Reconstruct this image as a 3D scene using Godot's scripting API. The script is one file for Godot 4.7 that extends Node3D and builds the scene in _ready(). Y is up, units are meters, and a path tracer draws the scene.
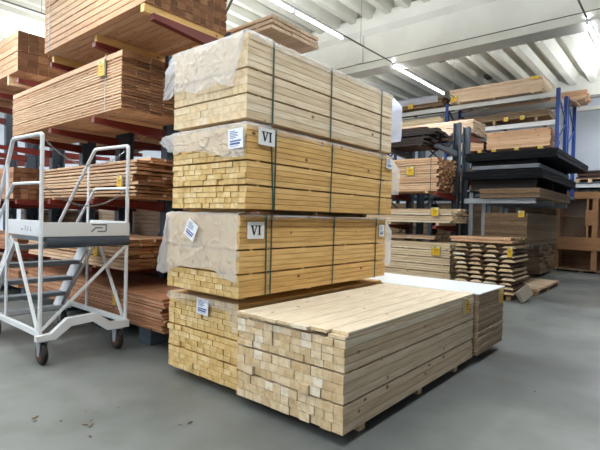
extends Node3D
# Timber hall: lumber packs, cantilever racks, mobile platform ladder. World: y up, metres.

class MB:
	var v := PackedVector3Array()
	var n := PackedVector3Array()
	var uv := PackedVector2Array()
	func tri(a: Vector3, b: Vector3, c: Vector3, want: Vector3) -> void:
		var g := (b - a).cross(c - a)
		if g.dot(want) > 0.0:
			var t := b
			b = c
			c = t
		v.append_array(PackedVector3Array([a, b, c]))
		n.append_array(PackedVector3Array([want, want, want]))
		uv.append_array(PackedVector2Array([Vector2(), Vector2(), Vector2()]))
	func quad(a: Vector3, b: Vector3, c: Vector3, d: Vector3, hint: Vector3) -> void:
		var g := (b - a).cross(c - a)
		if g.length() < 1e-12:
			g = (c - a).cross(d - a)
		if g.length() < 1e-14:
			return
		g = g.normalized()
		if g.dot(hint) < 0.0:
			g = -g
		tri(a, b, c, g)
		tri(a, c, d, g)
	func quad_uv(a: Vector3, b: Vector3, c: Vector3, d: Vector3, hint: Vector3) -> void:
		# a bottom-left, b bottom-right, c top-right, d top-left as seen from the front
		var pts := [a, b, c, a, c, d]
		var us := [Vector2(0, 1), Vector2(1, 1), Vector2(1, 0), Vector2(0, 1), Vector2(1, 0), Vector2(0, 0)]
		var order := [0, 2, 1, 3, 5, 4]
		for k in order:
			v.append(pts[k])
			n.append(hint)
			uv.append(us[k])
	func box(lo: Vector3, hi: Vector3, b := 0.0) -> void:
		obox(Transform3D(Basis(), (lo + hi) * 0.5), hi - lo, b)
	func obox(x: Transform3D, s: Vector3, b := 0.0) -> void:
		var h := s * 0.5
		b = minf(b, minf(h.x, minf(h.y, h.z)) * 0.9)
		var i := Vector3(h.x - b, h.y - b, h.z - b)
		for ax in 3:
			var u := (ax + 1) % 3
			var w := (ax + 2) % 3
			for sg in [-1.0, 1.0]:
				var pts := []
				for q in [[-1, -1], [1, -1], [1, 1], [-1, 1]]:
					var p := Vector3()
					p[ax] = sg * h[ax]
					p[u] = q[0] * i[u]
					p[w] = q[1] * i[w]
					pts.append(x * p)
				var nn := Vector3()
				nn[ax] = sg
				quad(pts[0], pts[1], pts[2], pts[3], x.basis * nn)
		if b <= 0.0:
			return
		for ax in 3:
			var u := (ax + 1) % 3
			var w := (ax + 2) % 3
			for su in [-1.0, 1.0]:
				for sw in [-1.0, 1.0]:
					var pts := []
					for q in [[-1, 0], [1, 0], [1, 1], [-1, 1]]:
						var p := Vector3()
						p[ax] = q[0] * i[ax]
						p[u] = su * (h[u] if q[1] == 0 else i[u])
						p[w] = sw * (i[w] if q[1] == 0 else h[w])
						pts.append(x * p)
					var nn := Vector3()
					nn[u] = su
					nn[w] = sw
					quad(pts[0], pts[1], pts[2], pts[3], x.basis * nn)
		for sx in [-1.0, 1.0]:
			for sy in [-1.0, 1.0]:
				for sz in [-1.0, 1.0]:
					var s3 := Vector3(sx, sy, sz)
					tri(x * (s3 * Vector3(h.x, i.y, i.z)), x * (s3 * Vector3(i.x, h.y, i.z)), x * (s3 * Vector3(i.x, i.y, h.z)), (x.basis * s3).normalized())
	# bar of rectangular section between two points
	func bar(a: Vector3, b: Vector3, wide: float, high: float, up := Vector3.UP, bev := 0.0) -> void:
		var f := (b - a).normalized()
		if absf(f.dot(up)) > 0.98:
			up = Vector3(0, 0, 1) if absf(f.z) < 0.9 else Vector3(1, 0, 0)
		var r := f.cross(up).normalized()
		var u := r.cross(f).normalized()
		obox(Transform3D(Basis(r, u, -f), (a + b) * 0.5), Vector3(wide, high, a.distance_to(b)), bev)
	# profile (in the plane across `axis`) pushed along the axis
	func prism(prof: Array, lo: float, hi: float, axis: int) -> void:
		var m := Vector2()
		for p in prof:
			m += p
		m /= prof.size()
		var mk := func(p: Vector2, t: float) -> Vector3:
			if axis == 0:
				return Vector3(t, p.y, p.x)
			if axis == 1:
				return Vector3(p.x, t, p.y)
			return Vector3(p.x, p.y, t)
		for k in prof.size():
			var p: Vector2 = prof[k]
			var q: Vector2 = prof[(k + 1) % prof.size()]
			var e := q - p
			var o := Vector2(e.y, -e.x)
			if o.dot((p + q) * 0.5 - m) < 0.0:
				o = -o
			var nn: Vector3 = mk.call(o, 0.0)
			quad(mk.call(p, lo), mk.call(q, lo), mk.call(q, hi), mk.call(p, hi), nn)
		var flat := PackedVector2Array(prof)
		var ix := Geometry2D.triangulate_polygon(flat)
		var ax := Vector3()
		ax[axis] = 1.0
		for k in range(0, ix.size(), 3):
			tri(mk.call(flat[ix[k]], hi), mk.call(flat[ix[k + 1]], hi), mk.call(flat[ix[k + 2]], hi), ax)
			tri(mk.call(flat[ix[k]], lo), mk.call(flat[ix[k + 1]], lo), mk.call(flat[ix[k + 2]], lo), -ax)
	func smooth_quad(p: Array, nn: Array) -> void:
		var g: Vector3 = (p[1] - p[0]).cross(p[2] - p[0])
		var mid: Vector3 = nn[0] + nn[1] + nn[2] + nn[3]
		var order := [0, 1, 2, 0, 2, 3] if g.dot(mid) < 0.0 else [0, 2, 1, 0, 3, 2]
		for k in order:
			v.append(p[k])
			n.append(nn[k])
			uv.append(Vector2())
	func tube(pts: Array, r: float, seg := 10, closed := false) -> void:
		var rings := []
		var dirs := []
		var cnt := pts.size()
		var ref := Vector3.UP
		for k in cnt:
			var a: Vector3 = pts[maxi(k - 1, 0)]
			var b: Vector3 = pts[mini(k + 1, cnt - 1)]
			if closed:
				a = pts[(k + cnt - 1) % cnt]
				b = pts[(k + 1) % cnt]
			var f := (b - a).normalized()
			if k == 0:
				ref = Vector3.UP if absf(f.y) < 0.9 else Vector3(1, 0, 0)
			var rr := f.cross(ref).normalized()
			ref = rr.cross(f).normalized()
			var stretch := 1.0
			if k > 0 and k < cnt - 1:
				var d1: Vector3 = (pts[k] - pts[k - 1]).normalized()
				stretch = 1.0 / maxf(d1.dot(f), 0.5)
			var ring := []
			var dr := []
			for s in seg:
				var t := TAU * s / seg
				var d := rr * cos(t) + ref * sin(t)
				ring.append(pts[k] + d * r * (1.0 + (stretch - 1.0) * 0.6))
				dr.append(d)
			rings.append(ring)
			dirs.append(dr)
		var last := cnt if closed else cnt - 1
		for k in last:
			var j := (k + 1) % cnt
			for s in seg:
				var t := (s + 1) % seg
				smooth_quad([rings[k][s], rings[k][t], rings[j][t], rings[j][s]], [dirs[k][s], dirs[k][t], dirs[j][t], dirs[j][s]])
		if not closed:
			for e in [0, cnt - 1]:
				var nn: Vector3 = (pts[0] - pts[1]).normalized() if e == 0 else (pts[cnt - 1] - pts[cnt - 2]).normalized()
				for s in seg:
					tri(pts[e], rings[e][s], rings[e][(s + 1) % seg], nn)
	# a grid of points -> smooth sheet
	func sheet(rows: Array) -> void:
		var R := rows.size()
		var C: int = rows[0].size()
		var nr := []
		for i in R:
			var l := []
			for j in C:
				var du: Vector3 = rows[i][mini(j + 1, C - 1)] - rows[i][maxi(j - 1, 0)]
				var dv: Vector3 = rows[mini(i + 1, R - 1)][j] - rows[maxi(i - 1, 0)][j]
				l.append(du.cross(dv).normalized())
			nr.append(l)
		for i in R - 1:
			for j in C - 1:
				smooth_quad([rows[i][j], rows[i][j + 1], rows[i + 1][j + 1], rows[i + 1][j]], [nr[i][j], nr[i][j + 1], nr[i + 1][j + 1], nr[i + 1][j]])
	func surf(mesh: ArrayMesh = null) -> ArrayMesh:
		if mesh == null:
			mesh = ArrayMesh.new()
		var a := []
		a.resize(Mesh.ARRAY_MAX)
		a[Mesh.ARRAY_VERTEX] = v
		a[Mesh.ARRAY_NORMAL] = n
		a[Mesh.ARRAY_TEX_UV] = uv
		mesh.add_surface_from_arrays(Mesh.PRIMITIVE_TRIANGLES, a)
		return mesh

var rng := RandomNumberGenerator.new()
var used := {}
var mats := {}
var board_cache := {}
var T := {}

# ------------------------------------------------------------------ helpers
func numbered(called: String) -> String:
	if not used.has(called):
		used[called] = 0
		return called
	used[called] += 1
	return "%s_%03d" % [called, used[called]]

func thing(called: String, label: String, category: String, at := Vector3.ZERO, group := "") -> Node3D:
	var o := Node3D.new()
	o.name = numbered(called)
	add_child(o)
	o.position = at
	o.set_meta("label", label)
	o.set_meta("category", category)
	if group != "":
		o.set_meta("group", group)
	return o

# a part whose mesh is written in world coordinates
func part(parent: Node3D, called: String, mb: MB, m: Material, label := "") -> MeshInstance3D:
	var o := MeshInstance3D.new()
	o.name = called
	o.mesh = mb.surf()
	o.set_surface_override_material(0, m)
	parent.add_child(o, true)
	if parent.get_parent() == self:
		o.position = -parent.position
	if label != "":
		o.set_meta("label", label)
	return o

func structure(called: String, label: String, category: String, mb: MB, m: Material) -> MeshInstance3D:
	var o := MeshInstance3D.new()
	o.name = numbered(called)
	o.mesh = mb.surf()
	o.set_surface_override_material(0, m)
	add_child(o)
	o.set_meta("kind", "structure")
	o.set_meta("label", label)
	o.set_meta("category", category)
	return o

func mat(key: String, c: Color, rough := 0.6, metal := 0.0) -> StandardMaterial3D:
	if mats.has(key):
		return mats[key]
	var m := StandardMaterial3D.new()
	m.resource_name = key
	m.albedo_color = c
	m.roughness = rough
	m.metallic = metal
	mats[key] = m
	return m

func noise_image(sz: int, sd: int, freq: float, oct: int) -> Image:
	var f := FastNoiseLite.new()
	f.seed = sd
	f.noise_type = FastNoiseLite.TYPE_SIMPLEX_SMOOTH
	f.frequency = freq
	f.fractal_type = FastNoiseLite.FRACTAL_FBM
	f.fractal_octaves = oct
	return f.get_seamless_image(sz, sz)

func ramped(im: Image, cols: Array, lo := 0.25, hi := 0.75) -> ImageTexture:
	var sz := im.get_width()
	var o := Image.create(sz, sz, false, Image.FORMAT_RGB8)
	for y in sz:
		for x in sz:
			var t := clampf((im.get_pixel(x, y).r - lo) / (hi - lo), 0.0, 1.0) * (cols.size() - 1)
			var k := mini(int(t), cols.size() - 2)
			var a: Color = cols[k]
			o.set_pixel(x, y, a.lerp(cols[k + 1], t - k))
	return ImageTexture.create_from_image(o)

func knots_texture() -> ImageTexture:
	var sz := 512
	var o := Image.create(sz, sz, false, Image.FORMAT_RGB8)
	o.fill(Color.WHITE)
	var r := RandomNumberGenerator.new()
	r.seed = 5
	for k in 6:
		var cx := r.randi_range(0, sz - 1)
		var cy := r.randi_range(0, sz - 1)
		var rx := r.randf_range(4.0, 8.0)
		var ry := r.randf_range(3.0, 5.5)
		for dy in range(-14, 15):
			for dx in range(-20, 21):
				var d := sqrt(pow(dx / rx, 2.0) + pow(dy / ry, 2.0))
				if d < 1.9:
					var c := Color(0.52, 0.38, 0.26) if d < 0.6 else Color(0.52, 0.38, 0.26).lerp(Color.WHITE, clampf((d - 0.6) / 1.2, 0.0, 1.0))
					var px := posmod(cx + dx, sz)
					var py := posmod(cy + dy, sz)
					var e := o.get_pixel(px, py)
					o.set_pixel(px, py, Color(minf(e.r, c.r), minf(e.g, c.g), minf(e.b, c.b)))
	return ImageTexture.create_from_image(o)

# print on tags and papers: only bars and blocks, no letters
func card_texture(kind: String) -> ImageTexture:
	var o := Image.create(64, 96, false, Image.FORMAT_RGB8)
	var r := RandomNumberGenerator.new()
	r.seed = 11
	if kind == "yellow":
		o.fill(Color(0.86, 0.69, 0.08))
		o.fill_rect(Rect2i(0, 0, 64, 20), Color(0.90, 0.84, 0.55))
		for k in 4:
			o.fill_rect(Rect2i(8, 4 + k * 4, 20 + r.randi_range(0, 26), 2), Color(0.25, 0.22, 0.15))
		o.fill_rect(Rect2i(12, 34, 40, 7), Color(0.35, 0.28, 0.08))
		o.fill_rect(Rect2i(16, 50, 32, 5), Color(0.45, 0.36, 0.08))
		o.fill_rect(Rect2i(12, 70, 36, 4), Color(0.5, 0.4, 0.1))
	else:
		o.fill(Color(0.90, 0.92, 0.95))
		for k in 5:
			o.fill_rect(Rect2i(8, 10 + k * 8, 22 + r.randi_range(0, 26), 4), Color(0.36, 0.42, 0.56))
		o.fill_rect(Rect2i(8, 56, 48, 8), Color(0.30, 0.38, 0.58))
		o.fill_rect(Rect2i(8, 68, 44, 10), Color(0.25, 0.33, 0.55))
		o.fill_rect(Rect2i(10, 83, 36, 3), Color(0.4, 0.45, 0.6))
	return ImageTexture.create_from_image(o)

const SPECIES := {
	"spruce": [[Color(0.86, 0.785, 0.67), Color(0.88, 0.81, 0.70), Color(0.835, 0.755, 0.635), Color(0.89, 0.83, 0.725)], [Color(0.86, 0.79, 0.66), Color(0.88, 0.80, 0.67), Color(0.84, 0.75, 0.61), Color(0.87, 0.78, 0.63), Color(0.90, 0.84, 0.73)]],
	"golden": [[Color(0.89, 0.73, 0.465), Color(0.87, 0.70, 0.43), Color(0.91, 0.76, 0.50), Color(0.85, 0.68, 0.41)], [Color(0.87, 0.755, 0.525), Color(0.855, 0.73, 0.49), Color(0.885, 0.78, 0.565), Color(0.83, 0.70, 0.455), Color(0.90, 0.81, 0.62)]],
	"pale": [[Color(0.84, 0.76, 0.65), Color(0.865, 0.79, 0.685), Color(0.81, 0.72, 0.605), Color(0.87, 0.815, 0.73)], [Color(0.88, 0.80, 0.66), Color(0.86, 0.765, 0.61), Color(0.90, 0.82, 0.69), Color(0.84, 0.735, 0.575), Color(0.94, 0.90, 0.82)]],
	"larch": [[Color(0.85, 0.715, 0.59), Color(0.82, 0.675, 0.545), Color(0.88, 0.745, 0.62), Color(0.79, 0.63, 0.50)], [Color(0.50, 0.335, 0.215), Color(0.46, 0.305, 0.19), Color(0.56, 0.385, 0.25), Color(0.42, 0.27, 0.165), Color(0.60, 0.43, 0.29)]],
	"redwood": [[Color(0.72, 0.53, 0.40), Color(0.67, 0.48, 0.355), Color(0.75, 0.565, 0.44), Color(0.62, 0.435, 0.315)], [Color(0.55, 0.37, 0.25), Color(0.50, 0.33, 0.215), Color(0.60, 0.42, 0.29), Color(0.45, 0.29, 0.185), Color(0.64, 0.46, 0.32)]],
	"brown": [[Color(0.52, 0.43, 0.33), Color(0.48, 0.39, 0.30), Color(0.55, 0.455, 0.35), Color(0.45, 0.365, 0.28)], [Color(0.44, 0.35, 0.26), Color(0.40, 0.32, 0.24), Color(0.48, 0.385, 0.285), Color(0.37, 0.29, 0.21), Color(0.5, 0.41, 0.31)]],
	"beige": [[Color(0.83, 0.735, 0.645), Color(0.81, 0.715, 0.625), Color(0.85, 0.755, 0.665), Color(0.79, 0.69, 0.60)], [Color(0.78, 0.69, 0.60), Color(0.75, 0.66, 0.57), Color(0.72, 0.63, 0.54), Color(0.7, 0.61, 0.52), Color(0.80, 0.72, 0.63)]],
	"tan": [[Color(0.72, 0.63, 0.53), Color(0.69, 0.60, 0.50), Color(0.74, 0.65, 0.55), Color(0.66, 0.57, 0.475)], [Color(0.66, 0.565, 0.465), Color(0.63, 0.535, 0.44), Color(0.68, 0.59, 0.49), Color(0.60, 0.51, 0.42), Color(0.7, 0.61, 0.51)]],
	"ochre": [[Color(0.60, 0.435, 0.295), Color(0.56, 0.40, 0.27), Color(0.63, 0.465, 0.32), Color(0.52, 0.37, 0.245)], [Color(0.60, 0.45, 0.31), Color(0.56, 0.42, 0.29), Color(0.63, 0.48, 0.34), Color(0.52, 0.38, 0.26), Color(0.66, 0.52, 0.37)]],
	"umber": [[Color(0.24, 0.18, 0.15), Color(0.20, 0.16, 0.14), Color(0.28, 0.20, 0.16), Color(0.17, 0.14, 0.13)], [Color(0.22, 0.17, 0.14), Color(0.2, 0.15, 0.12), Color(0.25, 0.19, 0.15), Color(0.18, 0.14, 0.12), Color(0.26, 0.2, 0.16)]],
}

func wood(sp: String, axis: int, k: int, is_end := false) -> StandardMaterial3D:
	var key := "%s_%s_%d_%d" % [sp, "end" if is_end else "side", axis, k]
	if mats.has(key):
		return mats[key]
	var m := StandardMaterial3D.new()
	m.resource_name = key
	m.albedo_color = SPECIES[sp][1 if is_end else 0][k]
	m.roughness = 0.72
	m.uv1_triplanar = true
	m.uv1_world_triplanar = true
	m.uv1_triplanar_sharpness = 8.0
	if is_end:
		m.albedo_texture = T.endgrain
		m.uv1_scale = Vector3(2.6, 2.6, 2.6)
	else:
		m.albedo_texture = T.grain
		var s := Vector3(5.0, 5.0, 5.0)
		s[axis] = 0.32
		m.uv1_scale = s
		m.uv1_offset = Vector3(0.17, 0.31, 0.23) * k
		if sp != "beige" and sp != "umber":
			m.detail_enabled = true
			m.detail_blend_mode = BaseMaterial3D.BLEND_MODE_MUL
			m.detail_albedo = T.knots
			m.detail_uv_layer = BaseMaterial3D.DETAIL_UV_2
			m.uv2_triplanar = true
			m.uv2_world_triplanar = true
			m.uv2_triplanar_sharpness = 8.0
			m.uv2_scale = Vector3(0.9, 0.9, 0.9)
			m.uv2_offset = Vector3(0.37, 0.13, 0.71) * k
	mats[key] = m
	return m

# bevelled board: surface 0 long faces, surface 1 both ends
func board_mesh(length: float, high: float, wide: float, axis: int, bev := 0.003) -> ArrayMesh:
	var key := "%d_%d_%d_%d" % [int(length * 200), int(high * 1000), int(wide * 1000), axis]
	if board_cache.has(key):
		return board_cache[key]
	var hy := high * 0.5
	var hw := wide * 0.5
	bev = minf(bev, minf(hy, hw) * 0.4)
	var prof := [Vector2(-hw + bev, -hy), Vector2(hw - bev, -hy), Vector2(hw, -hy + bev), Vector2(hw, hy - bev), Vector2(hw - bev, hy), Vector2(-hw + bev, hy), Vector2(-hw, hy - bev), Vector2(-hw, -hy + bev)]
	var a := MB.new()
	var e := MB.new()
	var mk := func(p: Vector2, t: float) -> Vector3:
		return Vector3(t, p.y, p.x) if axis == 0 else Vector3(p.x, p.y, t)
	var h := length * 0.5
	for k in 8:
		var p: Vector2 = prof[k]
		var q: Vector2 = prof[(k + 1) % 8]
		a.quad(mk.call(p, -h), mk.call(q, -h), mk.call(q, h), mk.call(p, h), mk.call((p + q) * 0.5, 0.0))
	var ax := Vector3(1, 0, 0) if axis == 0 else Vector3(0, 0, 1)
	for s in [-1.0, 1.0]:
		for k in range(1, 7):
			e.tri(mk.call(prof[0], h * s), mk.call(prof[k], h * s), mk.call(prof[k + 1], h * s), ax * s)
	var mesh := a.surf()
	e.surf(mesh)
	board_cache[key] = mesh
	return mesh

func add_board(parent: Node3D, sp: String, axis: int, c: Vector3, length: float, high: float, wide: float, called := "board", tone := -1) -> MeshInstance3D:
	var o := MeshInstance3D.new()
	o.name = called
	o.mesh = board_mesh(length, high, wide, axis)
	var k := tone if tone >= 0 else rng.randi_range(0, 3)
	o.set_surface_override_material(0, wood(sp, axis, k))
	o.set_surface_override_material(1, wood(sp, axis, mini(4, [0, 0, 1, 1, 2, 2, 3, 3, 4][rng.randi_range(0, 8)]), true))
	parent.add_child(o, true)
	o.position = c - parent.position
	return o

# pack of boards. lo: lowest corner of the boards; axis: 0 boards run along x, 2 along z
func pack(called: String, label: String, group: String, lo: Vector3, axis: int, L: float, W: float, layers: Array, cols: int, sp: String, opt := {}) -> Node3D:
	var mid := Vector3(lo.x + (L if axis == 0 else W) * 0.5, lo.y, lo.z + (W if axis == 0 else L) * 0.5)
	var o := thing(called, label, opt.get("category", "lumber pack"), mid, group)
	var jl: float = opt.get("jl", 0.008)
	var gap: float = opt.get("gap", 0.0035)
	var lgap: float = opt.get("lgap", 0.012)
	var y := lo.y
	var sticks: Array = opt.get("sticks", [0.06, 0.35, 0.65, 0.94])
	var st_mat := wood(sp, 2 - axis, 2)
	for li in layers.size():
		var nrow: int = layers[li][0]
		var rh: float = layers[li][1]
		var lc: int = layers[li][2] if layers[li].size() > 2 else 0
		for row in nrow:
			var nc := cols
			if lc > 0:
				nc = lc
			elif opt.get("mixed", false):
				nc = cols + rng.randi_range(-1, 1)
			var bw := W / nc
			var row_tone := rng.randi_range(0, 3)
			for k in nc:
				if opt.has("skip") and li == layers.size() - 1 and row >= nrow - 1 and rng.randf() < opt.skip:
					continue
				var along := (rng.randf() - 0.5) * 2.0 * jl
				if rng.randf() < opt.get("stray", 0.0):
					along += (rng.randf() - 0.5) * 2.0 * opt.get("stray_by", 0.05)
				var across := (k + 0.5) * bw
				var c := Vector3()
				var h: float = rh - gap - rng.randf() * opt.get("jh", 0.0)
				c.y = y + (h + gap * 0.3) * 0.5
				if axis == 0:
					c.x = mid.x + along
					c.z = lo.z + across
				else:
					c.z = mid.z + along
					c.x = lo.x + across
				var b := add_board(o, sp, axis, c, L, h, bw - gap, "board", row_tone if rng.randf() < 0.35 else -1)
				if opt.has("twist"):
					b.rotation.y = (rng.randf() - 0.5) * opt.twist
			y += rh
		if li < layers.size() - 1 and lgap > 0.0:
			for f in sticks:
				var mb := MB.new()
				if axis == 0:
					mb.box(Vector3(lo.x + f * L - 0.02, y - 0.002, lo.z + 0.01), Vector3(lo.x + f * L + 0.02, y + lgap, lo.z + W - 0.01))
				else:
					mb.box(Vector3(lo.x + 0.01, y - 0.002, lo.z + f * L - 0.02), Vector3(lo.x + W - 0.01, y + lgap, lo.z + f * L + 0.02))
				part(o, "sticker", mb, st_mat)
			y += lgap
	var bh: float = opt.get("bearer", 0.0)
	var inset: float = opt.get("inset", 0.005)
	if bh > 0.0:
		for f in opt.get("bearers", [0.1, 0.5, 0.9]):
			var mb := MB.new()
			if axis == 0:
				mb.box(Vector3(lo.x + f * L - 0.04, lo.y - bh, lo.z + 0.005), Vector3(lo.x + f * L + 0.04, lo.y, lo.z + W - inset), 0.004)
			else:
				mb.box(Vector3(lo.x + (opt.get("front", 0.01) if f < 0.9 else 0.01), lo.y - bh, lo.z + f * L - 0.04), Vector3(lo.x + W - 0.01, lo.y, lo.z + f * L + 0.04), 0.004)
			part(o, "bearer", mb, wood(opt.get("bearer_wood", sp), 2 - axis, 2))
	o.set_meta("top", y)
	return o

func strap(o: Node3D, axis: int, at: float, lo: Vector2, hi: Vector2, m: Material, w := 0.02, lean := 0.0) -> void:
	# loop round the section; lo, hi = (across, y)
	var mb := MB.new()
	var t := 0.003
	var mk := func(u: float, y: float, s: float) -> Vector3:
		var d := at + s * w * 0.5 + lean * (y - lo.y)
		return Vector3(d, y, u) if axis == 0 else Vector3(u, y, d)
	var c := [Vector2(lo.x - t, lo.y - t), Vector2(hi.x + t, lo.y - t), Vector2(hi.x + t, hi.y + t), Vector2(lo.x - t, hi.y + t)]
	var i := [lo, Vector2(hi.x, lo.y), hi, Vector2(lo.x, hi.y)]
	for k in 4:
		var j := (k + 1) % 4
		var out: Vector3 = mk.call((c[k].x + c[j].x) * 0.5, (c[k].y + c[j].y) * 0.5, 0.0) - mk.call((lo.x + hi.x) * 0.5, (lo.y + hi.y) * 0.5, 0.0)
		mb.quad(mk.call(c[k].x, c[k].y, -1.0), mk.call(c[j].x, c[j].y, -1.0), mk.call(c[j].x, c[j].y, 1.0), mk.call(c[k].x, c[k].y, 1.0), out)
		for s in [-1.0, 1.0]:
			var sd := Vector3(s, 0, 0) if axis == 0 else Vector3(0, 0, s)
			mb.quad(mk.call(c[k].x, c[k].y, s), mk.call(c[j].x, c[j].y, s), mk.call(i[j].x, i[j].y, s), mk.call(i[k].x, i[k].y, s), sd)
	part(o, "strap", mb, m)

# flat card standing in a plane; right = text direction, nrm = outward
func card(parent: Node3D, called: String, c: Vector3, right: Vector3, nrm: Vector3, w: float, h: float, m: Material, turn := 0.0, label := "") -> MeshInstance3D:
	var up := nrm.cross(right).normalized()
	var r2 := right * cos(turn) + up * sin(turn)
	var u2 := up * cos(turn) - right * sin(turn)
	var mb := MB.new()
	var hw := r2 * w * 0.5
	var hu := u2 * h * 0.5
	var f := c + nrm * 0.003
	mb.quad_uv(f - hw - hu, f + hw - hu, f + hw + hu, f - hw + hu, nrm)
	mb.obox(Transform3D(Basis(r2, u2, nrm), c + nrm * 0.0012), Vector3(w, h, 0.0022))
	return part(parent, called, mb, m, label)

func price_tag(o: Node3D, c: Vector3, right: Vector3, nrm: Vector3, w := 0.17, h := 0.24) -> void:
	w *= 0.85
	h *= 0.85
	var up := nrm.cross(right).normalized()
	var mb := MB.new()
	mb.obox(Transform3D(Basis(right, up, nrm), c + nrm * 0.012), Vector3(w, h, 0.018), 0.004)
	var holder := part(o, "tag_holder", mb, mat("tag_holder", Color(0.62, 0.57, 0.47), 0.7), "wooden holder of the yellow price tag")
	card(holder, "price_tag", c + nrm * 0.022, right, nrm, w * 0.8, h * 0.92, mats.yellow_card, 0.0, "yellow price tag")

# ------------------------------------------------------------------ scene
func _ready() -> void:
	rng.seed = 7
	setup_view()
	setup_textures()
	build_hall()
	build_lights()
	build_main_stack()
	build_low_packs()
	build_left_rack()
	build_ladder()
	build_far_rack()
	build_sheet_rack()
	build_blue_rack()
	build_slabs()
	build_booth()
	build_chips()

func setup_view() -> void:
	var yaw := deg_to_rad(40.1125)
	var pitch := deg_to_rad(-0.9615)
	var roll := deg_to_rad(1.382)
	var f := Vector3(cos(yaw) * cos(pitch), sin(pitch), -sin(yaw) * cos(pitch))
	var r := Vector3(sin(yaw), 0, cos(yaw))
	var u := r.cross(f)
	var cam := Camera3D.new()
	cam.name = "camera"
	cam.fov = rad_to_deg(2.0 * atan(225.0 / 458.43))
	cam.near = 0.05
	cam.far = 100.0
	cam.transform = Transform3D(Basis(r * cos(roll) + u * sin(roll), u * cos(roll) - r * sin(roll), -f), Vector3(0, 1.6, 0))
	add_child(cam)
	cam.current = true
	var env := Environment.new()
	env.background_mode = Environment.BG_COLOR
	env.background_color = Color(0.80, 0.87, 0.95)
	env.background_energy_multiplier = 1.0
	env.ambient_light_source = Environment.AMBIENT_SOURCE_DISABLED
	env.tonemap_mode = Environment.TONE_MAPPER_LINEAR
	env.tonemap_exposure = 1.15
	env.sdfgi_enabled = true
	env.ssao_enabled = true
	env.ssil_enabled = true
	var we := WorldEnvironment.new()
	we.name = "environment"
	we.environment = env
	add_child(we)

const TUBE_ENERGY := 4.6
const TUBE_GLOW := 12.0

func setup_textures() -> void:
	T.grain = ramped(noise_image(256, 3, 0.022, 4), [Color(0.92, 0.895, 0.855), Color(0.975, 0.965, 0.945), Color(1, 1, 1)], 0.28, 0.70)
	T.endgrain = ramped(noise_image(256, 9, 0.02, 3), [Color(0.93, 0.905, 0.865), Color(0.98, 0.97, 0.955), Color(1, 1, 1)], 0.28, 0.7)
	T.knots = knots_texture()
	T.concrete = ramped(noise_image(512, 21, 0.006, 6), [Color(0.76, 0.77, 0.77), Color(0.91, 0.92, 0.91), Color(1, 1, 0.99)], 0.25, 0.75)
	T.concrete_fine = ramped(noise_image(512, 22, 0.012, 6), [Color(0.93, 0.93, 0.92), Color(1, 1, 1)], 0.2, 0.65)
	T.gloss = ramped(noise_image(256, 23, 0.012, 4), [Color(0.62, 0.62, 0.62), Color(1, 1, 1)], 0.3, 0.7)
	T.paint = ramped(noise_image(256, 24, 0.01, 3), [Color(0.97, 0.97, 0.97), Color(1, 1, 1)], 0.3, 0.7)
	var yc := mat("yellow_card", Color.WHITE, 0.5)
	yc.albedo_texture = card_texture("yellow")
	var pc := mat("paper_card", Color.WHITE, 0.6)
	pc.albedo_texture = card_texture("paper")
	mat("white_card", Color(0.93, 0.93, 0.92), 0.6)
	mat("black_ink", Color(0.05, 0.05, 0.05), 0.7)
	mat("green_strap", Color(0.20, 0.31, 0.25), 0.4)
	mat("grey_strap", Color(0.72, 0.72, 0.70), 0.4)
	mat("red_steel", Color(0.42, 0.12, 0.075), 0.5)
	mat("slate_steel", Color(0.24, 0.29, 0.34), 0.5)
	mat("blue_steel", Color(0.10, 0.24, 0.52), 0.45)
	mat("white_steel", Color(0.86, 0.87, 0.88), 0.45)
	mat("galvanised", Color(0.60, 0.63, 0.66), 0.42, 0.3)
	mat("white_lacquer", Color(0.86, 0.87, 0.88), 0.4)
	mat("tread_grey", Color(0.42, 0.46, 0.50), 0.55)
	mat("nosing", Color(0.24, 0.28, 0.33), 0.6)
	mat("black_sheet", Color(0.08, 0.085, 0.10), 0.5)
	mats.black_sheet.metallic_specular = 0.2
	mat("rubber", Color(0.10, 0.09, 0.085), 0.7)
	mat("wheel_brown", Color(0.33, 0.19, 0.13), 0.6)
	mat("chain_steel", Color(0.55, 0.55, 0.54), 0.35, 0.8)
	var fo := mat("foil", Color(0.97, 0.98, 1.0, 0.47), 0.26)
	fo.transparency = BaseMaterial3D.TRANSPARENCY_ALPHA
	fo.backlight_enabled = true
	fo.backlight = Color(0.9, 0.92, 0.95)
	var fc := mat("clear_foil", Color(0.95, 0.96, 0.97, 0.24), 0.26)
	fc.transparency = BaseMaterial3D.TRANSPARENCY_ALPHA
	var fw := mat("white_foil", Color(0.86, 0.88, 0.95, 0.88), 0.35)
	fw.transparency = BaseMaterial3D.TRANSPARENCY_ALPHA
	fw.backlight_enabled = true
	fw.backlight = Color(0.9, 0.92, 1.0)

func tri_mat(key: String, c: Color, tex: Texture2D, sc: float, rough: float) -> StandardMaterial3D:
	var m := mat(key, c, rough)
	m.albedo_texture = tex
	m.uv1_triplanar = true
	m.uv1_world_triplanar = true
	m.uv1_scale = Vector3(sc, sc, sc)
	return m

const X0 := -6.0
const X1 := 18.7
const Z0 := -20.0
const Z1 := 7.0
const YR := 6.45
const YC := 6.78

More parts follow.
